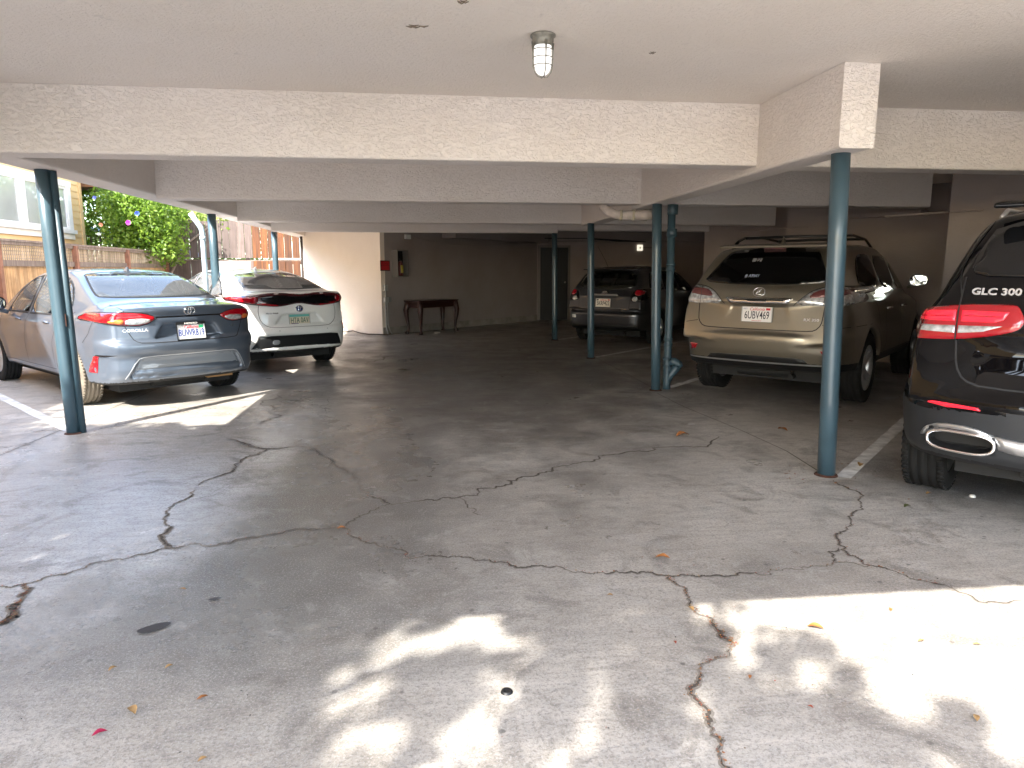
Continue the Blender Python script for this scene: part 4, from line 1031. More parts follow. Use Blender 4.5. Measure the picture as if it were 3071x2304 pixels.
# ------------------------------------------------------------------ cars: implicit bodies meshed with surface nets
def smax(a, b, k):
    h = np.maximum(k - np.abs(a - b), 0) / k
    return np.maximum(a, b) + h * h * k * 0.25
def smin(a, b, k): return -smax(-a, -b, k)
def curve(pts, s=0.0):
    P = np.array(sorted(pts), float)
    X = np.linspace(P[0, 0] - 0.6, P[-1, 0] + 0.6, 1200)
    Y = np.interp(X, P[:, 0], P[:, 1])
    if s > 0:
        dx = X[1] - X[0]; n = int(3 * s / dx) + 1
        kx = np.arange(-n, n + 1) * dx; kk = np.exp(-kx * kx / (2 * s * s)); kk /= kk.sum()
        Y = np.convolve(np.pad(Y, n, mode='edge'), kk, mode='valid')
    return lambda v: np.interp(v, X, Y)
def sstep(t): t = np.clip(t, 0, 1); return t * t * (3 - 2 * t)
def poly_sdf(px, py, poly):
    """negative inside"""
    P = np.array(poly, float); n = len(P)
    d2 = np.full(px.shape, 1e9); inside = np.zeros(px.shape, bool)
    for i in range(n):
        a = P[i]; b = P[(i + 1) % n]; e = b - a
        wx = px - a[0]; wy = py - a[1]
        t = np.clip((wx * e[0] + wy * e[1]) / max(1e-12, e @ e), 0, 1)
        d2 = np.minimum(d2, (wx - e[0] * t) ** 2 + (wy - e[1] * t) ** 2)
        c = (a[1] > py) != (b[1] > py)
        xi = e[0] * (py - a[1]) / (e[1] if abs(e[1]) > 1e-12 else 1e-12) + a[0]
        inside ^= c & (px < xi)
    d = np.sqrt(d2)
    return np.where(inside, -d, d)
class Table:
    def __init__(s, fn, x0, x1, y0, y1, h=0.006):
        s.x0, s.y0, s.h = x0, y0, h
        s.nx = int((x1 - x0) / h) + 1; s.ny = int((y1 - y0) / h) + 1
        X, Y = np.meshgrid(x0 + np.arange(s.nx) * h, y0 + np.arange(s.ny) * h, indexing='ij')
        s.T = fn(X, Y)
    def __call__(s, x, y):
        u = np.clip((x - s.x0) / s.h, 0, s.nx - 1.001); v = np.clip((y - s.y0) / s.h, 0, s.ny - 1.001)
        i = u.astype(int); j = v.astype(int); a = u - i; b = v - j; T = s.T
        return (T[i, j] * (1 - a) + T[i + 1, j] * a) * (1 - b) + (T[i, j + 1] * (1 - a) + T[i + 1, j + 1] * a) * b

class Car:
    def __init__(s, P):
        s.P = P
        for k, sm in (('deck', .05), ('roof', P.get('roof_s', .07)), ('rear', .012), ('front', .06), ('rc', .05), ('fc', .12), ('plan', .08), ('inset', .035), ('gw', .04), ('gy', .15)):
            setattr(s, k, curve(P[k], sm))
        r0, r1 = P['roof'][0], P['roof'][-1]
        s.roof = curve([(r0[0] - .16, r0[1] - 1.1)] + P['roof'] + [(r1[0] + .3, r1[1] - .8)], P.get('roof_s', .07))
        rel = [([(-.6 if a == 0 else a, b) for a, b in q], u, v) for q, u, v in P.get('relief', [])]
        if rel:
            def fn(X, Z):
                o = np.zeros_like(X)
                for poly, dep, w_ in rel: o += dep * sstep(-poly_sdf(X, Z, poly) / w_)
                return o
            s.rel = Table(fn, 0, 1.0, 0, 1.8)
        else: s.rel = None
        s.cut = P.get('cut', False)
        if s.cut:
            s.side_t = Table(lambda Y, Z: np.minimum.reduce([poly_sdf(Y, Z, q) for q in P['side_open']]), 0, 4.6, 0.6, 1.7)
            s.rear_t = Table(lambda X, Z: poly_sdf(X, Z, [(-.6 if a == 0 else a, b) for a, b in P['rear_open']]), 0, 1.0, 0.8, 1.7)
            s.front_t = Table(lambda X, Z: poly_sdf(X, Z, [(-.6 if a == 0 else a, b) for a, b in P['front_open']]), 0, 1.0, 0.8, 1.7)
    def fg(s, ax, y, z):
        P = s.P
        wg = s.gw(z) * s.gy(y)
        zr = s.roof(y) - P.get('crown', .06) * (ax / .7) ** 2.5
        return smax(ax - wg, (z - zr) * 0.75, P.get('kg', .07))
    def __call__(s, x, y, z):
        P = s.P; ax = np.abs(x)
        w_ = s.plan(y) - s.inset(z)
        for yw in P['axles']:
            r = np.sqrt((y - yw) ** 2 + (z - P['R']) ** 2)
            w_ = w_ + P.get('flare', .018) * np.exp(-((r - P['Ra'] - .03) / .07) ** 2)
        fl = smax(ax - w_, (z - s.deck(y) + P.get('dcrown', .10) * (ax / .9) ** 4), P.get('kd', .09))
        yr = s.rear(z) + s.rc(ax)
        if s.rel is not None: yr = yr + s.rel(ax, z)
        fl = smax(fl, yr - y, P.get('kr', .035))
        fl = smax(fl, y - (P['L'] - s.front(z) - s.fc(ax)), .08)
        fl = smax(fl, P['zb'] - z + P.get('zbr', .0) * np.clip(1 - y / .5, 0, 1) * -1, .03)
        g_ = s.fg(ax, y, z)
        f = smin(fl, smax(g_, P.get('zg0', .7) - z, .02), P.get('kj', .03))
        for yw in P['axles']:
            r = np.sqrt((y - yw) ** 2 + (z - P['R']) ** 2)
            f = smax(f, -np.maximum(r - P['Ra'], P['win'] - ax), .008)
        if s.cut:
            cab = np.maximum(np.maximum(g_ + .045, P['cz'] - z), np.maximum(P['cy0'] - y, y - P['cy1']))
            f = np.maximum(f, -cab)
            f = np.maximum(f, -np.maximum(s.side_t(y, z), P.get('swin', .35) - ax))
            f = np.maximum(f, -np.maximum(s.rear_t(ax, z), y - P['ry1']))
            f = np.maximum(f, -np.maximum(s.front_t(ax, z), P['fy0'] - y))
        return f
    def grad(s, p, e=.003):
        x, y, z = p.T
        gx = s(x + e, y, z) - s(x - e, y, z); gy = s(x, y + e, z) - s(x, y - e, z); gz = s(x, y, z + e) - s(x, y, z - e)
        return np.stack([gx, gy, gz], 1) / (2 * e)
    def solid(s, x, y, z):
        """field without window openings, so patches bridge them"""
        c = s.cut; s.cut = False
        f = s(x, y, z); s.cut = c
        return f
    def sgrad(s, p, e=.004):
        c = s.cut; s.cut = False; g_ = s.grad(p, e); s.cut = c
        return g_ / np.maximum(1e-6, np.linalg.norm(g_, axis=1))[:, None]
    def mesh(s, h):
        P = s.P; W_ = P['W'] + .06
        X = np.arange(-W_, W_ + h, h)
        Y = np.concatenate([np.arange(-.06, 1.0, h * .9), np.arange(1.0, P['L'] + .1, h * 1.9)])
        Z = np.arange(P['zb'] - .08, P['H'] + .08, h)
        gx, gy, gz = np.meshgrid(X, Y, Z, indexing='ij')
        F = s(gx, gy, gz)
        S = F < 0
        nx, ny, nz = F.shape
        cnt = np.zeros((nx - 1, ny - 1, nz - 1), np.int8)
        for a in (0, 1):
            for b in (0, 1):
                for c in (0, 1): cnt += S[a:nx - 1 + a, b:ny - 1 + b, c:nz - 1 + c]
        act = (cnt > 0) & (cnt < 8)
        I = np.argwhere(act); idx = -np.ones(act.shape, int); idx[act] = np.arange(len(I))
        pos = np.zeros((len(I), 3)); num = np.zeros(len(I))
        ax = [X, Y, Z]
        corners = [(a, b, c) for a in (0, 1) for b in (0, 1) for c in (0, 1)]
        for c0 in corners:
            for d_ in range(3):
                if c0[d_] == 1: continue
                c1 = list(c0); c1[d_] = 1
                i0 = I + c0; i1 = I + c1
                f0 = F[i0[:, 0], i0[:, 1], i0[:, 2]]; f1 = F[i1[:, 0], i1[:, 1], i1[:, 2]]
                m_ = (f0 < 0) != (f1 < 0)
                t = np.where(m_, f0 / np.where(m_, f0 - f1, 1), 0)
                p0 = np.stack([ax[k][i0[:, k]] for k in range(3)], 1); p1 = np.stack([ax[k][i1[:, k]] for k in range(3)], 1)
                pos += np.where(m_[:, None], p0 + (p1 - p0) * t[:, None], 0); num += m_
        pos /= num[:, None]
        for _ in range(3):
            f = s(*pos.T); g_ = s.grad(pos, .002); n2 = (g_ ** 2).sum(1)
            st = -(f / np.maximum(n2, .2))[:, None] * g_
            ln = np.linalg.norm(st, axis=1)[:, None]; st *= np.minimum(1, h * .4 / np.maximum(ln, 1e-9))
            pos += st * .8
        Q = []
        def quads(sa, sb, A, B, C_, D_, flip):
            m_ = sa != sb
            q = np.stack([A[m_], B[m_], C_[m_], D_[m_]], 1)
            fl = sa[m_] == flip
            q[fl] = q[fl][:, ::-1]
            return q[(q >= 0).all(1)]
        Q.append(quads(S[:-1, 1:-1, 1:-1], S[1:, 1:-1, 1:-1], idx[:, :-1, :-1], idx[:, 1:, :-1], idx[:, 1:, 1:], idx[:, :-1, 1:], False))
        Q.append(quads(S[1:-1, :-1, 1:-1], S[1:-1, 1:, 1:-1], idx[:-1, :, :-1], idx[1:, :, :-1], idx[1:, :, 1:], idx[:-1, :, 1:], True))
        Q.append(quads(S[1:-1, 1:-1, :-1], S[1:-1, 1:-1, 1:], idx[:-1, :-1, :], idx[1:, :-1, :], idx[1:, 1:, :], idx[:-1, 1:, :], False))
        return pos, np.concatenate(Q)
    def project(s, P2, side):
        """P2: (n,2). side 'r': (x,z) from the rear; 'L'/'R': (y,z) from a side; 't': (x,y) from the top; 'f' from the front"""
        n = len(P2); a = P2[:, 0]; b = P2[:, 1]
        if side == 'r': o = np.stack([a, np.full(n, -.3), b], 1); dr = np.array([0, 1, 0.]); T = 2.6
        elif side == 'f': o = np.stack([a, np.full(n, s.P['L'] + .3), b], 1); dr = np.array([0, -1, 0.]); T = 3.2
        elif side == 'L': o = np.stack([np.full(n, -1.3), a, b], 1); dr = np.array([1, 0, 0.]); T = 1.25
        elif side == 'R': o = np.stack([np.full(n, 1.3), a, b], 1); dr = np.array([-1, 0, 0.]); T = 1.25
        else: o = np.stack([a, b, np.full(n, 2.2)], 1); dr = np.array([0, 0, -1.]); T = 2.0
        K = 200; t0 = np.zeros(n); found = np.zeros(n, bool); best = np.full(n, 9.); tb = np.zeros(n)
        for k in range(K):
            t = T * k / K
            f = s.solid(*(o + dr * t).T)
            hit = (f < 0) & ~found
            t0[hit] = t; found |= hit
            bb = (f < best) & ~found; best[bb] = f[bb]; tb[bb] = t
        hi = np.where(found, t0, tb); lo = hi - T / K
        for _ in range(14):
            m_ = (lo + hi) / 2; f = s.solid(*(o + dr * m_[:, None]).T)
            ins = f < 0; hi = np.where(ins, m_, hi); lo = np.where(ins, lo, m_)
        t = np.where(found, hi, tb)
        p = o + dr * t[:, None]
        return p, s.sgrad(p)

def densify(poly, h, closed=True):
    out = []; n = len(poly)
    for i in range(n if closed else n - 1):
        a = np.array(poly[i], float); b = np.array(poly[(i + 1) % n], float)
        k = max(1, int(np.linalg.norm(b - a) / h))
        for j in range(k): out.append(a + (b - a) * j / k)
    if not closed: out.append(np.array(poly[-1], float))
    return np.array(out)
def smooth_poly(poly, it=2, closed=True):
    P = [np.array(p, float) for p in poly]
    for _ in range(it):
        Q = []
        n = len(P)
        for i in range(n if closed else n - 1):
            a, b = P[i], P[(i + 1) % n]; Q += [a * .78 + b * .22, a * .22 + b * .78]
        if not closed: Q = [P[0]] + Q + [P[-1]]
        P = Q
    return [tuple(p) for p in P]
def patch(car, name, poly, side, mat, parent, off=.004, depth=.012, h=.03, bulge=0.0, rnd=1, mirror=False):
    objs = []
    for sgn in ((1, -1) if mirror else (1,)):
        pl = [(p[0] * (sgn if side in 'rtf' else 1), p[1]) for p in poly]
        sd_ = side
        if side in 'LR' and mirror: sd_ = 'L' if sgn == 1 else 'R'
        if rnd: pl = smooth_poly(pl, rnd)
        B = densify(pl, h * .6)
        x0, y0 = B.min(0); x1, y1 = B.max(0)
        gx, gy = np.meshgrid(np.arange(x0 + h / 2, x1, h), np.arange(y0 + h / 2, y1, h), indexing='ij')
        q = np.stack([gx.ravel(), gy.ravel()], 1)
        if len(q):
            dd = poly_sdf(q[:, 0], q[:, 1], B); q = q[dd < -h * .35]
        if bulge:
            pass
        nb = len(B); A = np.concatenate([B, q]) if len(q) else B
        vs2, _, fcs, ov, _, _ = delaunay_2d_cdt([Vector(p) for p in A], [(i, (i + 1) % nb) for i in range(nb)], [list(range(nb))], 1, 1e-5)
        V2 = np.array([(v.x, v.y) for v in vs2]); 
        dist = np.maximum(0, -poly_sdf(V2[:, 0], V2[:, 1], B))
        isb = np.array([any(k < nb for k in o_) for o_ in ov]) if len(ov) else dist < 1e-6
        p, nn = car.project(V2, sd_)
        o_ = off + bulge * (1 - np.exp(-dist / max(1e-6, .02)))
        top = p + nn * o_[:, None] if np.ndim(o_) else p + nn * o_
        F_ = [tuple(f) for f in fcs]
        # orient outward
        f0 = np.array(F_)
        if len(f0):
            nrm_ = np.cross(top[f0[:, 1]] - top[f0[:, 0]], top[f0[:, 2]] - top[f0[:, 0]])
            if (nrm_ * nn[f0[:, 0]]).sum() < 0: F_ = [f[::-1] for f in F_]
        # skirt from boundary edges
        from collections import Counter
        ec = {}
        for f in F_:
            for i in range(3):
                e = (f[i], f[(i + 1) % 3]); ec[e] = 1
        bed = [e for e in ec if (e[1], e[0]) not in ec]
        nV = len(top); low = p - nn * depth
        F_ += [(b, a, nV + a, nV + b) for a, b in bed]
        V = np.concatenate([top, low])
        o = mesh_obj(name, V, F_, mat, parent, False)
        sm = np.zeros(len(F_), bool); sm[:len(fcs)] = True
        o.data.polygons.foreach_set('use_smooth', sm)
        objs.append(o)
    return objs
def ribbon(car, lines, side, width, mat, name, parent, off=.0015, mirror=False, h=.03, rnd=0):
    """thin strips lying on the body along polylines, one mesh"""
    res = []
    for sgn in ((1, -1) if mirror else (1,)):
        vs = []; fs = []
        for pl in lines:
            q = [(p[0] * (sgn if side in 'rtf' else 1), p[1]) for p in pl]
            sd_ = side
            if side in 'LR' and mirror: sd_ = 'L' if sgn == 1 else 'R'
            if rnd: q = smooth_poly(q, rnd, False)
            B = densify(q, h, False)
            p, nn = car.project(B, sd_)
            t = np.gradient(p, axis=0); t /= np.maximum(1e-9, np.linalg.norm(t, axis=1))[:, None]
            sdv = np.cross(nn, t); sdv /= np.maximum(1e-9, np.linalg.norm(sdv, axis=1))[:, None]
            a = p + nn * off + sdv * width / 2; b = p + nn * off - sdv * width / 2
            n0 = len(vs)
            for i in range(len(p)): vs += [tuple(a[i]), tuple(b[i])]
            fs += [(n0 + 2 * i, n0 + 2 * i + 1, n0 + 2 * i + 3, n0 + 2 * i + 2) for i in range(len(p) - 1)]
        res.append(mesh_obj(name, vs, fs, mat, parent, False))
    return res

def text_geo(txt, size, extrude=.001, sx=1.0, shear=0.0, bold=0.0):
    c = bpy.data.curves.new('t', 'FONT'); c.body = txt; c.size = size; c.extrude = extrude; c.shear = shear; c.offset = bold
    c.align_x = 'CENTER'; c.align_y = 'CENTER'; c.resolution_u = 3
    o = bpy.data.objects.new('t', c); COL.objects.link(o)
    bpy.context.view_layer.update()
    me = bpy.data.meshes.new_from_object(o.evaluated_get(bpy.context.evaluated_depsgraph_get()))
    V = np.array([v.co[:] for v in me.vertices]); F_ = [tuple(p.vertices) for p in me.polygons]
    bpy.data.objects.remove(o); bpy.data.curves.remove(c); bpy.data.meshes.remove(me)
    V[:, 0] *= sx
    return V, F_
def flat_text(txt, size, x, z, y, mat, parent, name='characters', sx=1.0, shear=0., bold=0., ext=.001):
    V, F_ = text_geo(txt, size, ext, sx, shear, bold)
    vs = np.stack([V[:, 0] + x, y - V[:, 2], V[:, 1] + z], 1)
    return mesh_obj(name, vs, F_, mat, parent)
def body_text(car, txt, size, x, z, mat, parent, sx=1.0, off=.003, bold=.001, name='model_badge', shear=0.0, rot=0.0):
    V, F_ = text_geo(txt, size, .0015, sx, shear, bold)
    c_, s_ = math.cos(rot), math.sin(rot)
    P2 = np.stack([V[:, 0] * c_ - V[:, 1] * s_ + x, V[:, 0] * s_ + V[:, 1] * c_ + z], 1)
    p, nn = car.project(P2, 'r')
    return mesh_obj(name, p + nn * (off + V[:, 2])[:, None], F_, mat, parent)
def ring_strokes(car, loops, cx, cz, r, mat, parent, name='emblem', off=.006, depth=0.0):
    """tubes following paths in the (x,z) plane, laid on the rear face"""
    mb = MB()
    for pts in loops:
        P2 = np.array([(cx + a, cz + b) for a, b in pts])
        p, nn = car.project(P2, 'r'); n0 = nn.mean(0)
        y0 = p[:, 1].min()
        q = p + nn * off
        mb.tube([tuple(v) for v in q], r, 6)
    return mb.build(name, mat, parent, True)
def ell(a, b, cx=0, cz=0, n=24, t0=0, t1=2 * math.pi):
    return [(cx + a * math.cos(t0 + (t1 - t0) * k / n), cz + b * math.sin(t0 + (t1 - t0) * k / n)) for k in range(n + 1)]

def wheel(parent, x, y, R, wd, side, rub, style='alloy', rimr=.62, spokes=7, rimmat=None):
    """side -1: left, +1: right; the outer face points to the side"""
    root = bpy.data.objects.new('wheel', None); COL.objects.link(root); root.parent = parent; root.location = (x, y, R)
    rim = R * rimr
    h2 = wd / 2; pr = [(rim, -h2 * .82), (rim + .012, -h2 * .92), (R * .82, -h2 * 1.0), (R * .93, -h2 * .97), (R * .975, -h2 * .86)]
    gx = [-.62, -.22, .22, .62]; gw_ = .075
    for g_ in gx:
        pr += [(R * (1 - .012 * abs(g_)), (g_ - gw_) * h2), (R - .010, (g_ - gw_ * .6) * h2), (R - .010, (g_ + gw_ * .6) * h2), (R * (1 - .012 * abs(g_)), (g_ + gw_) * h2)]
    pr += [(R * .975, h2 * .86), (R * .93, h2 * .97), (R * .82, h2), (rim + .012, h2 * .92), (rim, h2 * .82)]
    mb = MB(); mb.lathe(pr, (0, 0, 0), 'X', 56)
    # sipes across the shoulders
    n = 56
    for k in range(n):
        a = 2 * math.pi * k / n
        for s_ in (-1, 1):
            c_ = (s_ * h2 * .80, math.cos(a) * (R - .0025), math.sin(a) * (R - .0025))
            M_ = Matrix.Rotation(a - math.pi / 2, 3, 'X')
            vs = [Vector(c_) + M_ @ Vector((u * h2 * .15, v * .009, w_ * .004)) for u in (-1, 1) for v in (-1, 1) for w_ in (-1, 1)]
            mb.add(vs, [(0, 1, 3, 2), (4, 6, 7, 5), (0, 4, 5, 1), (2, 3, 7, 6), (0, 2, 6, 4), (1, 5, 7, 3)])
    mb.build('tyre', rub, root, True)
    o_ = side * h2
    mb = MB()
    mb.lathe([(rim, -o_ * .8), (rim - .012, -o_ * .5), (rim - .03, o_ * .45), (rim - .012, o_ * .78), (rim + .004, o_ * .84), (rim + .006, o_ * .90), (rim - .008, o_ * .90)], (0, 0, 0), 'X', 40)
    mb.lathe([(0, o_ * .72), (.03, o_ * .72), (.034, o_ * .62), (.065, o_ * .60), (.075, o_ * .35)], (0, 0, 0), 'X', 24)
    for k in range(spokes):
        a = 2 * math.pi * (k + .5) / spokes
        for da in ((-.10, .10) if style == 'double' else (0,)):
            ww0, ww1 = (.016, .012) if style == 'double' else ((.030, .018) if style == 'alloy' else (.050, .036))
            M_ = Matrix.Rotation(a, 3, 'X'); M1 = Matrix.Rotation(a + da, 3, 'X')
            pa = [(o_ * .62, .05, -ww0), (o_ * .62, .05, ww0), (o_ * .40, .05, ww0), (o_ * .40, .05, -ww0)]
            pb = [(o_ * .80, rim - .006, -ww1), (o_ * .80, rim - .006, ww1), (o_ * .58, rim - .006, ww1), (o_ * .58, rim - .006, -ww1)]
            vs = [M_ @ Vector(v) for v in pa] + [M1 @ Vector(v) for v in pb]
            mb.add(vs, [(0, 1, 5, 4), (1, 2, 6, 5), (2, 3, 7, 6), (3, 0, 4, 7)])
    mb.build('rim', rimmat or M['satin'], root, True)
    mb = MB(); mb.lathe([(0, o_ * .1), (rim - .04, o_ * .1), (rim - .035, -o_ * .3)], (0, 0, 0), 'X', 24); mb.build('brake_disc', simple('brake_dark', (0.05, 0.048, 0.045), 0.6, 0.4), root, True)
    return root

def plate(parent, y, x, z, wd, ht, base, char_mat, main, frame=None, tilt=0.0, band=None, extras=(), csize=.108, csx=.60):
    root = bpy.data.objects.new('license_plate', None); COL.objects.link(root); root.parent = parent
    root.location = (x, y, z); root.rotation_euler = (tilt, 0, 0)
    mb = MB(); mb.box(-wd / 2, wd / 2, -.002, .002, -ht / 2, ht / 2); mb.build('plate_panel', base, root, bevel=.0015)
    if band:
        for (x0, x1, z0, z1, m_, nm) in band:
            b = MB(); b.box(x0, x1, -.0035, -.0022, z0, z1); b.build(nm, m_, root)
    if frame:
        f = MB(); t = .008
        f.box(-wd / 2 - t, wd / 2 + t, -.009, .001, ht / 2, ht / 2 + frame[1]); f.box(-wd / 2 - t, wd / 2 + t, -.009, .001, -ht / 2 - frame[2], -ht / 2)
        f.box(-wd / 2 - t, -wd / 2, -.009, .001, -ht / 2, ht / 2); f.box(wd / 2, wd / 2 + t, -.009, .001, -ht / 2, ht / 2)
        f.build('plate_frame', frame[0], root)
    flat_text(main, csize, 0, -.012, -.0035, char_mat, root, sx=csx, bold=.0004)
    for (txt, sz, x_, z_, m_, sh, sx_) in extras:
        flat_text(txt, sz, x_, z_, -.0040 if not (frame and z_ > ht / 2) else -.0105, m_, root, 'small_print', sx=sx_, shear=sh)
    return root

def mirror_part(parent, x, y, z, side, mat, sc=1.0):
    m_ = bpy.data.objects.new('side_mirror', None); COL.objects.link(m_); m_.parent = parent; m_.location = (x, y, z); m_.scale = (sc, sc, sc)
    mb = MB(); s_ = side
    prof = [(.0, .0), (.3, .75), (.7, .98), (1.0, 1.0)]
    rings = []
    for (t, k) in ((0, .25), (.35, .8), (.7, .98), (1.0, 1.0)):
        yy = .10 - t * .14
        ring = [(s_ * (.10 + .105 * k * math.copysign(abs(math.cos(a)) ** .7, math.cos(a))), yy, .05 + .07 * k * math.copysign(abs(math.sin(a)) ** .8, math.sin(a))) for a in [2 * math.pi * q / 20 for q in range(20)]]
        rings.append(ring)
    vs = [v for r in rings for v in r]; fs = []
    for i in range(3):
        for k in range(20):
            f = (i * 20 + k, i * 20 + (k + 1) % 20, (i + 1) * 20 + (k + 1) % 20, (i + 1) * 20 + k)
            fs.append(f if s_ < 0 else f[::-1])
    fs.append(tuple(range(20)))
    mb.add(vs, fs)
    mb.tube([(-s_ * .03, .03, -.04), (s_ * .04, .03, -.02), (s_ * .09, .02, .02)], [.022, .02, .018], 8)
    mb.build('mirror_shell', mat, m_, True)
    g_ = MB(); n = 20
    ring = [(s_ * (.10 + .092 * math.copysign(abs(math.cos(a)) ** .7, math.cos(a))), -.042, .05 + .06 * math.copysign(abs(math.sin(a)) ** .8, math.sin(a))) for a in [2 * math.pi * q / n for q in range(n)]]
    g_.add(ring, [tuple(range(n)) if s_ > 0 else tuple(range(n))[::-1]])
    g_.build('mirror_glass', simple('mirror_glass', (0.45, 0.47, 0.48), 0.02, 1.0), m_)
    return m_

def car_body(car, parent, paint_m, h, inner=None, lower=None, name='body'):
    pos, Q = car.mesh(h)
    P = car.P
    c = pos[Q].mean(1); fm = np.zeros(len(Q), int); mats = [paint_m, M['gap'], M['interior']]
    g_ = car.fg(np.abs(c[:, 0]), c[:, 1], c[:, 2])
    sol = car.solid(*c.T)
    fm[(sol < -.02)] = 2
    for yw in P['axles']:
        r = np.sqrt((c[:, 1] - yw) ** 2 + (c[:, 2] - P['R']) ** 2)
        fm[(r < P['Ra'] + .004) & (np.abs(c[:, 0]) < P['W'] - .06)] = 1
    nrm_z = np.cross(pos[Q[:, 1]] - pos[Q[:, 0]], pos[Q[:, 2]] - pos[Q[:, 0]])[:, 2]
    fm[(c[:, 2] < P['zb'] + .03) & (nrm_z < 0)] = 1
    if lower is not None:
        mats.append(lower[0]); fm[lower[1](np.abs(c[:, 0]), c[:, 1], c[:, 2]) & (fm == 0)] = 3
    o = mesh_obj(name, pos, Q, mats, parent, True, fm)
    return o
def underbody(parent, P, z=.16):
    mb = MB(); mb.box(-.62, .62, .45, P['L'] - .5, z, P['zb'] + .03); mb.tube([(-.3, .42, z + .09), (.3, .42, z + .09)], .06, 12)
    mb.tube([(.3, .35, z + .05), (.3, 2.5, z + .05)], .03, 8)
    mb.tube([(-.7, P['axles'][0], P['R'] - .03), (.7, P['axles'][0], P['R'] - .03)], .04, 8)
    return mb.build('underbody', simple('underbody_dark', (0.010, 0.010, 0.010), 0.8), parent)
def seats(parent, z, yr, yf, mat, w_=.25):
    for (x, y) in ((-.36, yf), (.36, yf)):
        mb = MB(); mb.obox((x, y + .25, z + .18), (.5, .5, .16)); mb.obox((x, y - .02, z + .46), (.48, .13, .6), rx=.22); mb.obox((x, y - .10, z + .83), (.26, .09, .17), rx=.15)
        mb.build('front_seat', mat, parent, bevel=.04)
    mb = MB(); mb.obox((0, yr + .25, z + .16), (1.2, .5, .16)); mb.obox((0, yr, z + .42), (1.2, .13, .5), rx=.3)
    for x in (-.38, .38): mb.obox((x, yr - .09, z + .70), (.25, .08, .12), rx=.2)
    mb.build('rear_seat', mat, parent, bevel=.035)

def place(root, o, yaw, sc):
    root.location = (o[0], o[1], 0); root.rotation_euler = (0, 0, -math.radians(yaw)); root.scale = (sc[0], sc[1], sc[2])

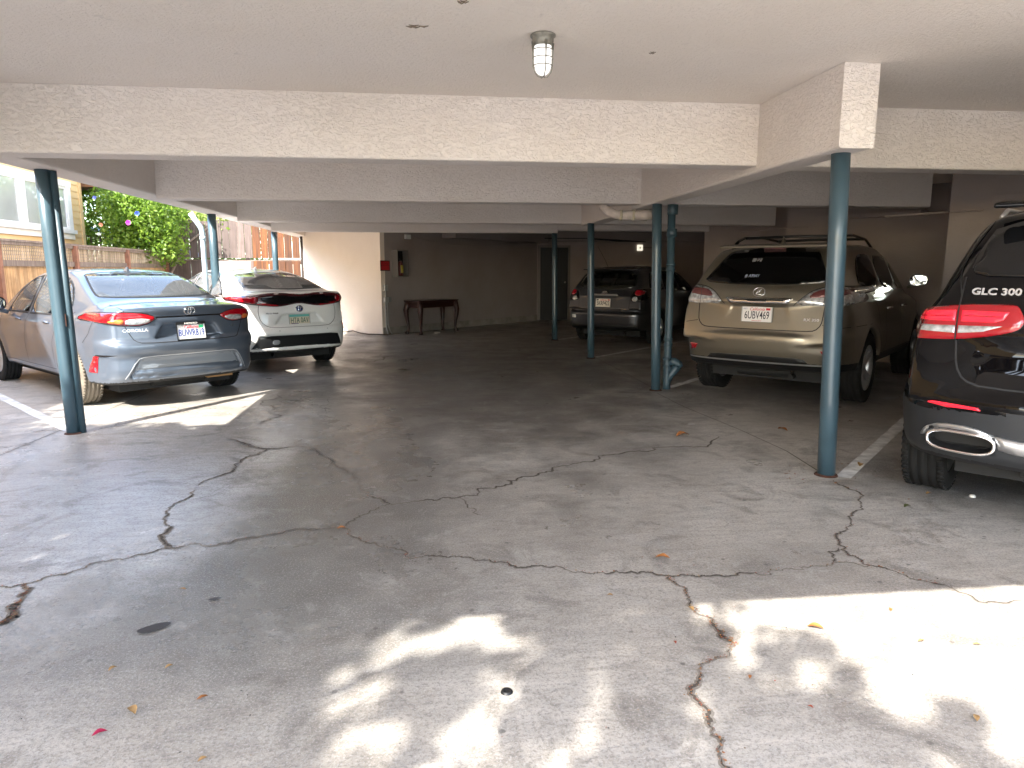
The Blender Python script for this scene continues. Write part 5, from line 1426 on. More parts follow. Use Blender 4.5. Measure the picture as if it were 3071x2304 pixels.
# ================================================================== blue sedan
def build_sedan():
    P = dict(L=4.63, W=.895, H=1.48, zb=.27, R=.325, Ra=.372, axles=(.98, 3.68), win=.60, flare=.016, kr=.03, kd=.085, kj=.05,
        deck=[(0, 1.065), (.1, 1.075), (.35, 1.105), (.62, 1.11), (1.0, .99), (2.5, .97), (3.3, .99), (3.8, .96), (4.25, .86), (4.63, .72)],
        dcrown=.10,
        roof=[(.30, 1.02), (.62, 1.135), (1.32, 1.40), (1.75, 1.465), (2.2, 1.475), (2.65, 1.45), (3.05, 1.35), (3.78, 1.0), (4.0, .88)], roof_s=.09, crown=.05,
        rear=[(.28, .12), (.34, .07), (.42, .05), (.55, .045), (.60, .015), (.67, .0), (.715, .012), (.73, .05), (.90, .055), (.945, .045), (.97, .06), (.985, .058), (1.0, .045), (1.05, .035), (1.075, .05), (1.12, .09)],
        rc=[(0, 0), (.35, .012), (.55, .045), (.70, .10), (.80, .18), (.86, .30), (.92, .55)],
        front=[(.25, .15), (.45, .02), (.6, .0), (.75, .12), (.9, .3)], fc=[(0, 0), (.5, .08), (.75, .3), (.9, .6)],
        plan=[(0, .79), (.12, .83), (.35, .868), (.8, .888), (2.3, .89), (3.8, .885), (4.3, .84), (4.63, .74)],
        inset=[(.2, .09), (.3, .035), (.45, .012), (.62, 0), (.72, .006), (.78, .022), (.88, .030), (.95, .05), (1.1, .15)],
        gw=[(.85, .84), (.98, .79), (1.15, .715), (1.38, .60), (1.5, .55)], gy=[(.3, .90), (.7, .95), (1.3, 1.0), (2.8, 1.0), (3.4, .97), (4, .9)], kg=.06,
        relief=[([(0, .90), (.24, .90), (.29, .885), (.385, .735), (.36, .722), (0, .722)], .045, .04),
                ([(0, .555), (.47, .555), (.545, .53), (.63, .36), (.60, .33), (0, .33)], .030, .02),
                ([(0, .415), (.58, .415), (.60, .34), (0, .33)], -.016, .02),
                ([(.78, .575), (.855, .585), (.86, .38), (.80, .37)], .012, .012)],
        cut=True, cz=.86, cy0=.55, cy1=3.55, swin=.40, ry1=1.6, fy0=2.6,
        side_open=[[(1.72, .965), (2.38, .955), (2.38, 1.375), (2.05, 1.39), (1.6, 1.345)], [(1.20, 1.0), (1.64, .97), (1.52, 1.325), (1.38, 1.26), (1.22, 1.12)], [(2.50, .955), (3.30, .955), (3.05, 1.20), (2.78, 1.33), (2.50, 1.375)]],
        rear_open=[(0, 1.165), (.60, 1.175), (.60, 1.21), (.505, 1.375), (.42, 1.40), (0, 1.425)], front_open=[(0, 1.06), (.62, 1.06), (.52, 1.33), (0, 1.38)])
    car = Car(P)
    root = empty('sedan_car', (0, 0, 0), 0, 'pale blue sedan parked at an angle on the left, half in sunlight', 'car', 'cars parked nose-in under the building')
    pt = paint('pale_blue_paint', (0.082, 0.108, 0.148), 0.45, 0.36, 1.0, 0.18, (0.34, 0.34, 0.34))
    car_body(car, root, pt, .019)
    patch(car, 'rear_window', [(-.0, 1.145)] + [(.625, 1.155), (.625, 1.20), (.53, 1.385), (.44, 1.415), (0, 1.44), (-.44, 1.415), (-.53, 1.385), (-.625, 1.20), (-.625, 1.155)], 'r', M['glass_c'], root, off=.002, depth=.001, h=.05, rnd=1)
    ribbon(car, [[(0, 1.15), (.60, 1.158), (.628, 1.19), (.535, 1.385), (.44, 1.415), (0, 1.44), (-.44, 1.415), (-.535, 1.385), (-.628, 1.19), (-.60, 1.158), (0, 1.15)]], 'r', .02, M['gap'], 'window_seal', root, .004, False, .03, 1)
    for q in P['side_open']:
        cx = sum(p[0] for p in q) / len(q); cz = sum(p[1] for p in q) / len(q)
        q2 = [(cx + (p[0] - cx) * 1.06, cz + (p[1] - cz) * 1.06) for p in q]
        patch(car, 'side_window', q2, 'L', M['glass_c'], root, off=.002, depth=.001, h=.06, mirror=True)
        ribbon(car, [q2 + [q2[0]]], 'L', .022, M['gap'], 'window_seal', root, .004, True, .04)
    patch(car, 'windscreen', [(-.66, 1.04), (.66, 1.04), (.55, 1.35), (0, 1.40), (-.55, 1.35)], 'f', M['glass_c'], root, off=.002, depth=.001, h=.06)
    seats(root, .42, 1.35, 2.35, simple('seat_cloth', (0.10, 0.10, 0.105), 0.8))
    # lamps
    LP = [(.335, .957), (.44, 1.003), (.62, 1.022), (.80, 1.012), (.868, .955), (.80, .918), (.66, .893), (.47, .885)]
    for o in patch(car, 'tail_light', LP, 'r', M['red_lens'], root, .006, .02, .018, .010, mirror=True, rnd=1): pass
    lamps = [o for o in root.children if o.name.startswith('tail_light')]
    CP = [(.385, .940), (.47, .897), (.63, .897), (.63, .946), (.50, .956)]
    AP = [(.642, .903), (.735, .912), (.77, .935), (.70, .95), (.642, .949)]
    for k, sg in enumerate((1, -1)):
        a = patch(car, 'reverse_lens', [(p[0] * sg, p[1]) for p in CP], 'r', M['clear_lens'], lamps[k], .016, .01, .02, .003)
        a = patch(car, 'indicator_lens', [(p[0] * sg, p[1]) for p in AP], 'r', M['amber'], lamps[k], .0155, .01, .02, .003)
    ribbon(car, [[(.336, .962), (.45, 1.01), (.62, 1.029), (.80, 1.019), (.872, .957), (.80, .91), (.66, .886), (.465, .878), (.336, .955)]], 'r', .008, M['gap'], 'lamp_seal', root, .004, True, .02, 1)
    patch(car, 'trunk_strip', [(-.36, .957), (.36, .957), (.36, .972), (-.36, .972)], 'r', M['gloss_black'], root, .004, .01, .03, rnd=0)
    ribbon(car, [[(.635, .885), (.60, .80), (.56, .725), (.50, .702), (0, .702)], [(.635, 1.028), (.645, 1.06), (.62, 1.09)]], 'r', .008, M['gap'], 'panel_gap', root, .002, True, .03, 1)
    ribbon(car, [[(1.05, 1.0), (1.38, .90), (1.50, .65), (1.52, .36)], [(2.44, .95), (2.44, .36)], [(3.42, .93), (3.42, .55), (3.30, .36)], [(1.5, .345), (3.3, .345)], [(.42, .93), (.50, .80), (.62, .70)]], 'L', .007, M['gap'], 'door_gap', root, .0015, True, .03, 0)
    # number plate
    blue = simple('plate_blue', (0.03, 0.05, 0.22), .5); redp = simple('plate_red', (0.6, 0.02, 0.03), .5); grn = simple('sticker_green', (0.02, 0.30, 0.12), .5); dk = simple('print_dark', (0.04, 0.04, 0.05), .5)
    plate(root, .028, .0, .795, .305, .152, M['plate_white'], blue, '8UWR819', (M['black'], .030, .012), -.12,
          [(.085, .135, .038, .070, grn, 'sticker'), (-.14, -.08, .045, .068, simple('sticker_grey', (.3, .3, .3), .5), 'sticker'), (-.152, .152, .036, .0375, simple('pale_line', (.6, .6, .6), .5), 'print_line')],
          [('California', .045, 0, .052, redp, .35, .9), ('BAKERSFIELD', .024, 0, .090, M['white_plastic'], 0, 1.0)], csize=.108, csx=.60)
    mb = MB(); mb.box(-.085, .085, .012, .02, .71, .728); mb.build('frame_tab', M['white_plastic'], root)
    ring_strokes(car, [ell(.058, .039), ell(.040, .0135, 0, .021), ell(.0165, .036)], 0, 1.022, .0042, M['chrome'], root)
    body_text(car, 'COROLLA', .040, -.545, .835, M['chrome'], root, 1.25)
    body_text(car, 'LE', .034, .49, .835, M['chrome'], root, 1.2)
    # reflectors and trim
    patch(car, 'reflector', [(.835, .575), (.862, .575), (.866, .40), (.842, .40)], 'r', M['red_lens'], root, .004, .012, .015, mirror=True, rnd=0)
    patch(car, 'reflector_fin', [(.72, .588), (.855, .592), (.858, .575), (.82, .572)], 'r', M['gloss_black'], root, .003, .01, .02, mirror=True, rnd=0)
    ribbon(car, [[(0, .562), (.47, .562), (.552, .535), (.66, .335)]], 'r', .010, simple('edge_silver', (0.5, 0.53, 0.57), 0.3, .5), 'bumper_trim', root, .002, True, .03, 1)
    patch(car, 'bumper_lower', [(-.60, .345), (-.52, .535), (-.46, .552), (.46, .552), (.52, .535), (.60, .345), (.57, .43), (-.57, .43)], 'r', paint('lower_grey_blue', (0.20, 0.23, 0.27), .3, .45, .5, .4, (.35, .34, .32)), root, .001, .01, .03, rnd=1)
    mb = MB(); mb.box(.28, .58, .30, .42, .23, .29); mb.build('tow_eye', simple('rust_orange', (0.30, 0.17, 0.07), .7), root)
    # antenna fin, handles, mirrors
    mb = MB(); fin = [(-.10, 0), (.10, 0), (.03, .012), (-.05, .055), (-.085, .062)]
    vs = [(s_ * .018 * (1 - q[1] / .08), 1.62 + q[0], 1.43 + q[1]) for s_ in (-1, 1) for q in fin]; n = 5
    mb.add(vs, [(0, 1, 2, 3, 4), (9, 8, 7, 6, 5)] + [(i, i + 5, (i + 1) % 5 + 5, (i + 1) % 5) for i in range(5)]); mb.build('antenna_fin', pt, root)
    for s_ in (-1, 1):
        for yy in (1.72, 2.72):
            mb = MB(); p, nn = car.project(np.array([(yy - .09, .86), (yy - .03, .862), (yy + .03, .862), (yy + .09, .86)]), 'L' if s_ < 0 else 'R')
            q = p + nn * np.array([.0, .03, .03, .0])[:, None]; mb.tube([tuple(v) for v in q], .011, 8); mb.build('door_handle', pt, root, True)
        mirror_part(root, s_ * .88, 3.10, .98, s_, pt, 1.25)
    underbody(root, P)
    rm = simple('hubcap_silver', (0.50, 0.51, 0.52), 0.4, 0.6)
    for s_ in (-1, 1):
        wheel(root, s_ * .785, .98, .325, .205, s_, M['rubber_pale'] if s_ < 0 else M['rubber'], 'hub', .63, 9, rm)
        wheel(root, s_ * .785, 3.68, .325, .205, s_, M['rubber'], 'hub', .63, 9, rm)
    place(root, SEDAN[0], SEDAN[1], SEDAN[2])

# ================================================================== white hatchback
def build_hatch():
    P = dict(L=4.64, W=.885, H=1.49, zb=.28, R=.325, Ra=.375, axles=(.98, 3.68), win=.60, flare=.012, kr=.03, kd=.06, kj=.04,
        deck=[(0, 1.135), (.12, 1.15), (.3, 1.16), (.6, 1.13), (1.0, 1.03), (2.5, .98), (3.4, .98), (4.0, .88), (4.64, .66)], dcrown=.07,
        roof=[(.18, 1.08), (.35, 1.17), (1.05, 1.36), (1.7, 1.46), (2.25, 1.485), (2.7, 1.44), (3.1, 1.32), (3.8, .98), (4.0, .85)], roof_s=.09, crown=.06,
        rear=[(.28, .14), (.32, .07), (.42, .035), (.52, .02), (.56, .0), (.63, .01), (.66, .05), (.85, .07), (.93, .085), (.98, .07), (1.08, .06), (1.13, .04), (1.16, .08)],
        rc=[(0, 0), (.35, .01), (.55, .04), (.68, .10), (.77, .20), (.84, .36), (.90, .6)],
        front=[(.25, .15), (.45, .02), (.6, .0), (.75, .12), (.9, .3)], fc=[(0, 0), (.5, .08), (.75, .3), (.9, .6)],
        plan=[(0, .74), (.12, .80), (.35, .845), (.8, .872), (2.3, .88), (3.8, .875), (4.3, .82), (4.63, .70)],
        inset=[(.2, .09), (.3, .035), (.45, .012), (.62, 0), (.75, .01), (.88, .03), (1.0, .05), (1.15, .12)],
        gw=[(.85, .84), (.98, .80), (1.15, .74), (1.38, .60), (1.5, .55)], gy=[(.2, .86), (.7, .92), (1.3, 1.0), (2.8, 1.0), (3.4, .97), (4, .9)], kg=.06,
        relief=[([(0, .845), (.22, .845), (.27, .83), (.40, .67), (0, .66)], .028, .025), ([(0, .53), (.60, .535), (.70, .34), (0, .34)], .02, .02),
                ([(.0, 1.10), (.25, 1.125), (.60, 1.10), (.60, .99), (.35, .95), (0, .96)], .012, .02)],
        cut=True, cz=.95, cy0=.40, cy1=3.6, swin=.40, ry1=1.62, fy0=2.6,
        side_open=[[(1.72, 1.0), (2.42, .975), (2.42, 1.40), (2.05, 1.41), (1.6, 1.35)], [(1.08, 1.09), (1.64, 1.005), (1.52, 1.33), (1.3, 1.25)], [(2.52, .97), (3.35, .97), (3.1, 1.18), (2.80, 1.32), (2.52, 1.39)]],
        rear_open=[(0, 1.20), (.57, 1.20), (.57, 1.23), (.47, 1.36), (.38, 1.39), (0, 1.405)], front_open=[(0, 1.06), (.62, 1.06), (.52, 1.33), (0, 1.38)])
    car = Car(P)
    root = empty('hatchback_car', (0, 0, 0), 0, 'white hybrid hatchback with a wide black and red lamp bar, parked beyond the blue sedan', 'car', 'cars parked nose-in under the building')
    pt = paint('pearl_white_paint', (0.72, 0.72, 0.70), 0.0, 0.4, 1.0, 0.25, (0.5, 0.48, 0.44))
    car_body(car, root, pt, .020)
    patch(car, 'rear_window', [(.60, 1.185), (.60, 1.235), (.50, 1.365), (.40, 1.40), (0, 1.418), (-.40, 1.40), (-.50, 1.365), (-.60, 1.235), (-.60, 1.185), (-.25, 1.175), (0, 1.165), (.25, 1.175)], 'r', M['glass_p'], root, off=.002, depth=.001, h=.05)
    for q in P['side_open']:
        cx = sum(p[0] for p in q) / len(q); cz = sum(p[1] for p in q) / len(q)
        q2 = [(cx + (p[0] - cx) * 1.06, cz + (p[1] - cz) * 1.06) for p in q]
        patch(car, 'side_window', q2, 'L', M['glass_p'], root, off=.002, depth=.001, h=.06, mirror=True)
        ribbon(car, [q2 + [q2[0]]], 'L', .022, M['gap'], 'window_seal', root, .004, True, .04)
    patch(car, 'windscreen', [(-.66, 1.04), (.66, 1.04), (.55, 1.35), (0, 1.40), (-.55, 1.35)], 'f', M['glass_p'], root, off=.002, depth=.001, h=.06)
    seats(root, .42, 1.45, 2.45, simple('seat_grey', (0.16, 0.155, 0.15), 0.8))
    # wavy lamp bar: red rim, dark glass panel in it
    bar = [(-.865, 1.055), (-.72, 1.095), (-.50, 1.125), (-.28, 1.135), (0, 1.105), (.28, 1.135), (.50, 1.125), (.72, 1.10), (.865, 1.065), (.80, 1.0), (.62, .965), (.40, .942), (.30, .938), (.16, .955), (.0, .985), (-.16, .955), (-.30, .938), (-.40, .942), (-.62, .965), (-.80, 1.0)]
    b_, = patch(car, 'tail_light', bar, 'r', M['dark_red'], root, .006, .02, .02, .006)
    b_['label'] = 'wavy full width tail light bar, red at the rim and black in the middle'
    bk = [(-.56, 1.085), (-.28, 1.115), (0, 1.085), (.28, 1.115), (.58, 1.085), (.66, 1.06), (.60, .99), (.38, .955), (.20, .965), (0, 1.0), (-.20, .965), (-.36, .958), (-.54, 1.03)]
    patch(car, 'dark_glass_panel', bk, 'r', M['gloss_black'], b_, .014, .01, .025, .002)
    for sg in (-1, 1):
        patch(car, 'red_lamp', [(sg * .84, 1.05), (sg * .74, 1.072), (sg * .60, 1.095), (sg * .58, 1.02), (sg * .62, .985), (sg * .76, 1.01)], 'r', M['red_lens'], b_, .014, .01, .02, .004)
        patch(car, 'red_lamp', [(sg * .30, .944), (sg * .60, .972), (sg * .585, .992), (sg * .32, .958)], 'r', M['red_lens'], b_, .0145, .01, .02, .002)
    ribbon(car, [[(.57, .965), (.585, .85), (.56, .73), (.47, .655), (.36, .645), (0, .645)]], 'r', .007, M['gap'], 'panel_gap', root, .002, True, .03, 1)
    ribbon(car, [[(1.0, 1.08), (1.34, .92), (1.50, .65), (1.52, .36)], [(2.46, .96), (2.46, .36)], [(3.46, .93), (3.42, .55), (3.30, .36)], [(1.5, .345), (3.3, .345)]], 'L', .007, M['gap'], 'door_gap', root, .0015, True, .03, 0)
    g2 = simple('plate_green_text', (0.02, 0.10, 0.07), .5); teal = simple('plate_teal', (0.12, 0.42, 0.38), .5); sand = simple('plate_sand', (0.62, 0.55, 0.42), .5); pur = simple('plate_purple', (0.07, 0.03, 0.13), .5)
    plate(root, .085, .0, .745, .305, .152, sand, g2, 'HTA 0AV', (M['metal_grey'], .004, .004), -.08,
          [(-.150, .150, .040, .074, teal, 'teal_band'), (-.150, .150, -.0735, -.062, pur, 'mountain_band'), (-.13, -.02, -.0619, -.050, pur, 'mountain_band')], [], csize=.108, csx=.62)
    ring_strokes(car, [ell(.056, .046), ell(.040, .016, 0, .024), ell(.016, .042)], 0, .905, .0042, M['chrome'], root)
    patch(car, 'emblem_backing', ell(.052, .042, 0, .905, 18)[:-1], 'r', simple('hybrid_blue', (0.01, 0.03, 0.12), .1, coat=1.), root, .003, .004, .02, rnd=0)
    body_text(car, 'PRIUS PRIME', .026, -.40, .845, simple('badge_grey', (.35, .35, .36), .25, .8), root, 1.2)
    patch(car, 'bumper_lower', [(-.69, .345), (-.60, .505), (-.45, .532), (.45, .532), (.60, .515), (.69, .345), (0, .37)], 'r', M['black'], root, .003, .02, .03, rnd=0)
    patch(car, 'fog_lens', [(-.42, .405), (-.32, .405), (-.32, .47), (-.42, .47)], 'r', simple('fog_lens_grey', (.3, .32, .34), .15, coat=1.), root, .008, .008, .02)
    patch(car, 'reflector', [(.745, .74), (.80, .65), (.77, .55), (.725, .63)], 'r', M['red_lens'], root, .004, .012, .015, mirror=True)
    ribbon(car, [[(.79, .93), (.835, .75), (.84, .45)]], 'r', .03, M['black'], 'corner_vent', root, .003, True, .03, 1)
    for (x, z) in ((-.33, .60), (.40, .60)):
        mb = MB(); p, nn = car.project(np.array([(x, z)]), 'r'); mb.lathe([(0, -.002), (.009, -.002), (.011, .004)], tuple(p[0]), 'Y', 12)
        mb.build('parking_sensor', M['metal_grey'], root)
    mb = MB(); fin = [(-.08, 0), (.10, 0), (.03, .02), (-.05, .055), (-.07, .06)]
    vs = [(s_ * .018 * (1 - q[1] / .08), 1.70 + q[0], 1.45 + q[1]) for s_ in (-1, 1) for q in fin]
    mb.add(vs, [(0, 1, 2, 3, 4), (9, 8, 7, 6, 5)] + [(i, i + 5, (i + 1) % 5 + 5, (i + 1) % 5) for i in range(5)]); mb.build('antenna_fin', pt, root)
    for s_ in (-1, 1): mirror_part(root, s_ * .86, 3.10, 1.0, s_, pt)
    underbody(root, P)
    for s_ in (-1, 1):
        for yy in P['axles']: wheel(root, s_ * .76, yy, .325, .20, s_, M['rubber'], 'alloy', .60, 5)
    place(root, HATCH[0], HATCH[1], HATCH[2])

# ================================================================== dark grey wagon
def build_wagon():
    P = dict(L=4.35, W=.88, H=1.56, zb=.30, R=.325, Ra=.375, axles=(.85, 3.45), win=.60, flare=.014, kr=.03, kd=.06, kj=.03,
        deck=[(0, 1.05), (.2, 1.10), (.6, 1.08), (1.0, 1.02), (2.4, .98), (3.1, .99), (3.8, .90), (4.35, .68)], dcrown=.06,
        roof=[(.10, 1.02), (.14, 1.10), (.48, 1.46), (.75, 1.52), (1.3, 1.55), (1.9, 1.545), (2.3, 1.47), (2.6, 1.36), (3.3, 1.0), (3.6, .85)], roof_s=.05, crown=.06,
        rear=[(.28, .12), (.34, .05), (.42, .02), (.60, .0), (.64, .02), (.66, .06), (.90, .085), (.95, .08), (1.02, .12), (1.1, .2)],
        rc=[(0, 0), (.35, .01), (.55, .035), (.70, .08), (.80, .16), (.86, .30), (.92, .6)],
        front=[(.25, .15), (.45, .02), (.6, .0), (.75, .12), (.9, .3)], fc=[(0, 0), (.5, .08), (.75, .3), (.9, .6)],
        plan=[(0, .80), (.2, .85), (.6, .873), (2.3, .878), (3.6, .87), (4.1, .80), (4.35, .68)],
        inset=[(.2, .08), (.35, .02), (.5, .0), (.66, .01), (.8, .02), (.95, .05), (1.1, .10)],
        gw=[(.85, .83), (1.0, .80), (1.2, .72), (1.45, .60), (1.6, .55)], gy=[(.1, .93), (.6, 1.0), (2.4, 1.0), (3.4, .9)], kg=.06,
        relief=[([(0, .95), (.26, .95), (.34, .72), (0, .71)], .025, .025)],
        cut=True, cz=1.0, cy0=.30, cy1=3.1, swin=.40, ry1=.75, fy0=2.2,
        side_open=[[(1.30, 1.06), (2.0, 1.04), (2.0, 1.42), (1.35, 1.45)], [(.55, 1.12), (1.2, 1.065), (1.22, 1.42), (.78, 1.39)], [(2.10, 1.04), (2.85, 1.02), (2.55, 1.24), (2.10, 1.41)]],
        rear_open=[(0, 1.12), (.56, 1.13), (.50, 1.37), (0, 1.40)], front_open=[(0, 1.08), (.62, 1.08), (.52, 1.36), (0, 1.42)])
    car = Car(P)
    root = empty('wagon_car', (0, 0, 0), 0, 'dark grey small wagon with a tall thin antenna parked in the dark far bay', 'car', 'cars parked nose-in under the building')
    pt = paint('dark_grey_paint', (0.06, 0.063, 0.072), 0.8, 0.32, 1.0, 0.15, (0.12, 0.11, 0.10))
    car_body(car, root, pt, .023)
    patch(car, 'rear_window', [(.62, 1.10), (.555, 1.395), (0, 1.43), (-.555, 1.395), (-.62, 1.10), (0, 1.08)], 'r', M['glass_m'], root, off=.002, depth=.001, h=.06)
    for q in P['side_open']:
        cx = sum(p[0] for p in q) / len(q); cz = sum(p[1] for p in q) / len(q)
        patch(car, 'side_window', [(cx + (p[0] - cx) * 1.08, cz + (p[1] - cz) * 1.08) for p in q], 'L', M['glass_m'], root, off=.002, depth=.001, h=.06, mirror=True)
    patch(car, 'windscreen', [(-.66, 1.06), (.66, 1.06), (.55, 1.38), (0, 1.43), (-.55, 1.38)], 'f', M['glass_m'], root, off=.002, depth=.001, h=.06)
    seats(root, .48, 1.0, 1.95, M['interior'])
    mb = MB(); mb.obox((0, .42, 1.475), (1.16, .22, .022), rx=.12); mb.build('roof_spoiler', pt, root, bevel=.008)
    for sg in (1, -1):
        b_, = patch(car, 'tail_light', [(sg * .60, 1.06), (sg * .70, 1.10), (sg * .80, 1.10), (sg * .835, .98), (sg * .80, .87), (sg * .57, .855), (sg * .555, .95)], 'r', M['gloss_black'], root, .006, .02, .02, .008)
        a = .63 * sg
        patch(car, 'red_lamp', ell(.075, .055, sg * .70, 1.02, 14)[:-1], 'r', M['red_lens'], b_, .016, .008, .02, .006, rnd=0)
        patch(car, 'reverse_lens', ell(.055, .048, sg * .645, .905, 14)[:-1], 'r', M['clear_lens'], b_, .016, .008, .02, .006, rnd=0)
    ribbon(car, [[(.56, 1.08), (.545, .80), (.53, .66), (.47, .635), (0, .635)]], 'r', .010, M['gap'], 'panel_gap', root, .002, True, .03, 1)
    patch(car, 'handle_trim', [(-.30, .965), (.30, .965), (.27, .995), (-.27, .995)], 'r', M['satin'], root, .008, .01, .03, rnd=0)
    patch(car, 'bumper_lower', [(-.74, .30), (-.70, .40), (.70, .40), (.74, .30)], 'r', M['black'], root, .003, .02, .03, rnd=0)
    patch(car, 'bumper_sticker', [(-.70, .52), (-.60, .52), (-.60, .58), (-.70, .58)], 'r', M['white_plastic'], root, .003, .002, .03, rnd=0)
    redp = simple('plate_red_b', (0.6, 0.02, 0.03), .5); dk = simple('plate_text_dark', (0.02, 0.02, 0.04), .5)
    plate(root, .055, .0, .825, .305, .152, simple('plate_cream', (.78, .74, .64), .4), dk, '5KRP422', (M['metal_grey'], .006, .006), -.10,
          [(.10, .14, .045, .068, redp, 'sticker'), (-.14, -.10, .045, .068, simple('sticker_dark', (.05, .05, .06), .5), 'sticker')], [('California', .040, 0, .054, redp, .35, .9)], csize=.115, csx=.62)
    ring_strokes(car, [ell(.052, .036), ell(.036, .012, 0, .018), ell(.014, .033)], 0, 1.01, .005, M['chrome'], root)
    body_text(car, 'MATRIX', .034, .46, .70, M['chrome'], root, 1.3)
    mb = MB(); mb.tube([(-.28, .82, 1.50), (-.30, .70, 1.66), (-.34, .45, 1.92)], [.006, .004, .003], 6); mb.lathe([(.016, 1.49), (.014, 1.515), (0, 1.52)], (-.28, .82, 0), 'Z', 10); mb.build('antenna', M['black'], root, True)
    for s_ in (-1, 1): mirror_part(root, s_ * .86, 2.75, 1.02, s_, pt)
    underbody(root, P)
    for s_ in (-1, 1):
        for yy in P['axles']: wheel(root, s_ * .76, yy, .325, .20, s_, M['rubber'], 'alloy', .60, 5)
    place(root, WAGON[0], WAGON[1], WAGON[2])

# ================================================================== gold SUV
def build_suv():
    P = dict(L=4.77, W=.945, H=1.79, zb=.40, R=.385, Ra=.435, axles=(1.02, 3.76), win=.62, flare=.012, kr=.03, kd=.07, kj=.04,
        deck=[(0, 1.26), (.2, 1.32), (.6, 1.28), (1.0, 1.21), (2.5, 1.17), (3.4, 1.19), (4.1, 1.09), (4.77, .86)], dcrown=.06,
        roof=[(.10, 1.19), (.16, 1.31), (.42, 1.615), (.55, 1.71), (1.0, 1.755), (1.7, 1.775), (2.3, 1.76), (2.8, 1.64), (3.6, 1.22), (3.9, 1.05)], roof_s=.05, crown=.05,
        rear=[(.40, .12), (.46, .07), (.53, .045), (.60, .02), (.72, .0), (.78, .005), (.80, .05), (.85, .07), (1.08, .075), (1.12, .06), (1.24, .10), (1.34, .17)],
        rc=[(0, 0), (.35, .01), (.55, .035), (.70, .075), (.80, .13), (.88, .26), (.95, .55)],
        front=[(.35, .15), (.55, .02), (.7, .0), (.9, .12), (1.05, .3)], fc=[(0, 0), (.5, .08), (.75, .3), (.95, .6)],
        plan=[(0, .83), (.15, .88), (.45, .92), (.9, .94), (2.3, .94), (3.8, .93), (4.4, .86), (4.77, .72)],
        inset=[(.35, .06), (.45, .02), (.6, .0), (.78, .004), (.82, .02), (1.0, .03), (1.12, .05), (1.25, .09)],
        gw=[(1.0, .89), (1.2, .855), (1.40, .775), (1.65, .675), (1.8, .63)], gy=[(.1, .93), (.5, .97), (.9, 1.0), (2.6, 1.0), (3.7, .9)], kg=.06,
        relief=[([(0, 1.085), (.29, 1.085), (.365, .90), (0, .89)], .025, .03)])
    car = Car(P)
    root = empty('suv_car', (0, 0, 0), 0, 'champagne gold SUV with black roof rails parked behind the nearest right post', 'car', 'cars parked nose-in under the building')
    pt = paint('champagne_paint', (0.30, 0.27, 0.213), 0.85, 0.32, 1.0, 0.06, (0.2, 0.18, 0.15))
    car_body(car, root, pt, .020, lower=(M['black'], lambda ax, y, z: (z < .485) & (y < 4.6)))
    GP = [(-.675, 1.325), (-.61, 1.43), (-.485, 1.645), (-.43, 1.67), (0, 1.693), (.43, 1.67), (.485, 1.645), (.61, 1.43), (.675, 1.325), (.35, 1.300), (0, 1.295), (-.35, 1.300)]
    gl, = patch(car, 'rear_window', GP, 'r', M['tint'], root, .004, .006, .05)
    body_text(car, 'IIII\u00b7V\u00b7II', .05, -.14, 1.555, simple('sticker_faint', (.25, .25, .25), .6), gl, .8, .0055, .001, 'window_decal', .2)
    body_text(car, '# ARMY', .045, -.13, 1.385, simple('sticker_faint_b', (.22, .25, .33), .6), gl, 1.0, .0055, .001, 'window_decal')
    mb = MB(); mb.obox((0, .485, 1.716), (1.18, .17, .03), rx=.14); mb.build('roof_spoiler', pt, root, bevel=.012)
    patch(car, 'brake_light', [(-.12, 1.68), (.12, 1.68), (.11, 1.695), (-.11, 1.695)], 'r', simple('brake_lens', (.25, .12, .12), .2, coat=1.), root, .012, .006, .03, rnd=0)
    # side glass
    for q in ([(.80, 1.28), (1.72, 1.245), (1.72, 1.62), (1.35, 1.64), (1.05, 1.60), (.84, 1.42)], [(1.80, 1.245), (2.55, 1.225), (2.55, 1.59), (2.30, 1.625), (1.80, 1.625)], [(2.62, 1.225), (3.40, 1.215), (3.05, 1.42), (2.62, 1.57)]):
        patch(car, 'side_window', q, 'L', M['tint'], root, .003, .004, .05, mirror=True)
    ribbon(car, [[(.80, 1.265), (3.45, 1.20)]], 'L', .014, M['chrome'], 'window_trim', root, .004, True, .05)
    patch(car, 'windscreen', [(-.74, 1.20), (.74, 1.20), (.62, 1.58), (0, 1.63), (-.62, 1.58)], 'f', M['tint'], root, off=.003, depth=.004, h=.06)
    for sg in (1, -1):
        tl, = patch(car, 'tail_light', [(sg * .375, 1.095), (sg * .50, 1.215), (sg * .60, 1.262), (sg * .72, 1.285), (sg * .86, 1.27), (sg * .905, 1.18), (sg * .88, 1.10), (sg * .70, 1.085)], 'r', M['clear_lens'], root, .006, .02, .02, .010)
        patch(car, 'red_lamp', [(sg * .50, 1.165), (sg * .56, 1.235), (sg * .70, 1.262), (sg * .84, 1.25), (sg * .85, 1.20), (sg * .60, 1.165)], 'r', simple('pink_red_lens', (.16, .05, .05), .12, 0.3, coat=1.), tl, .0165, .008, .02, .003)
        ribbon(car, [[(sg * .655, 1.09), (sg * .66, 1.27)]], 'r', .006, M['gap'], 'lamp_joint', tl, .0215, False, .02)
        ribbon(car, [[(sg * p_[0], p_[1]) for p_ in [(.368, 1.09), (.50, 1.222), (.60, 1.27), (.72, 1.293), (.868, 1.277)]]], 'r', .007, M['gap'], 'lamp_seal', root, .004, False, .02, 1)
    cb_, = patch(car, 'chrome_garnish', [(-.355, 1.155), (-.30, 1.160), (0, 1.150), (.30, 1.160), (.355, 1.155), (.30, 1.098), (-.30, 1.098)], 'r', M['chrome'], root, .014, .02, .03, .006, rnd=0)
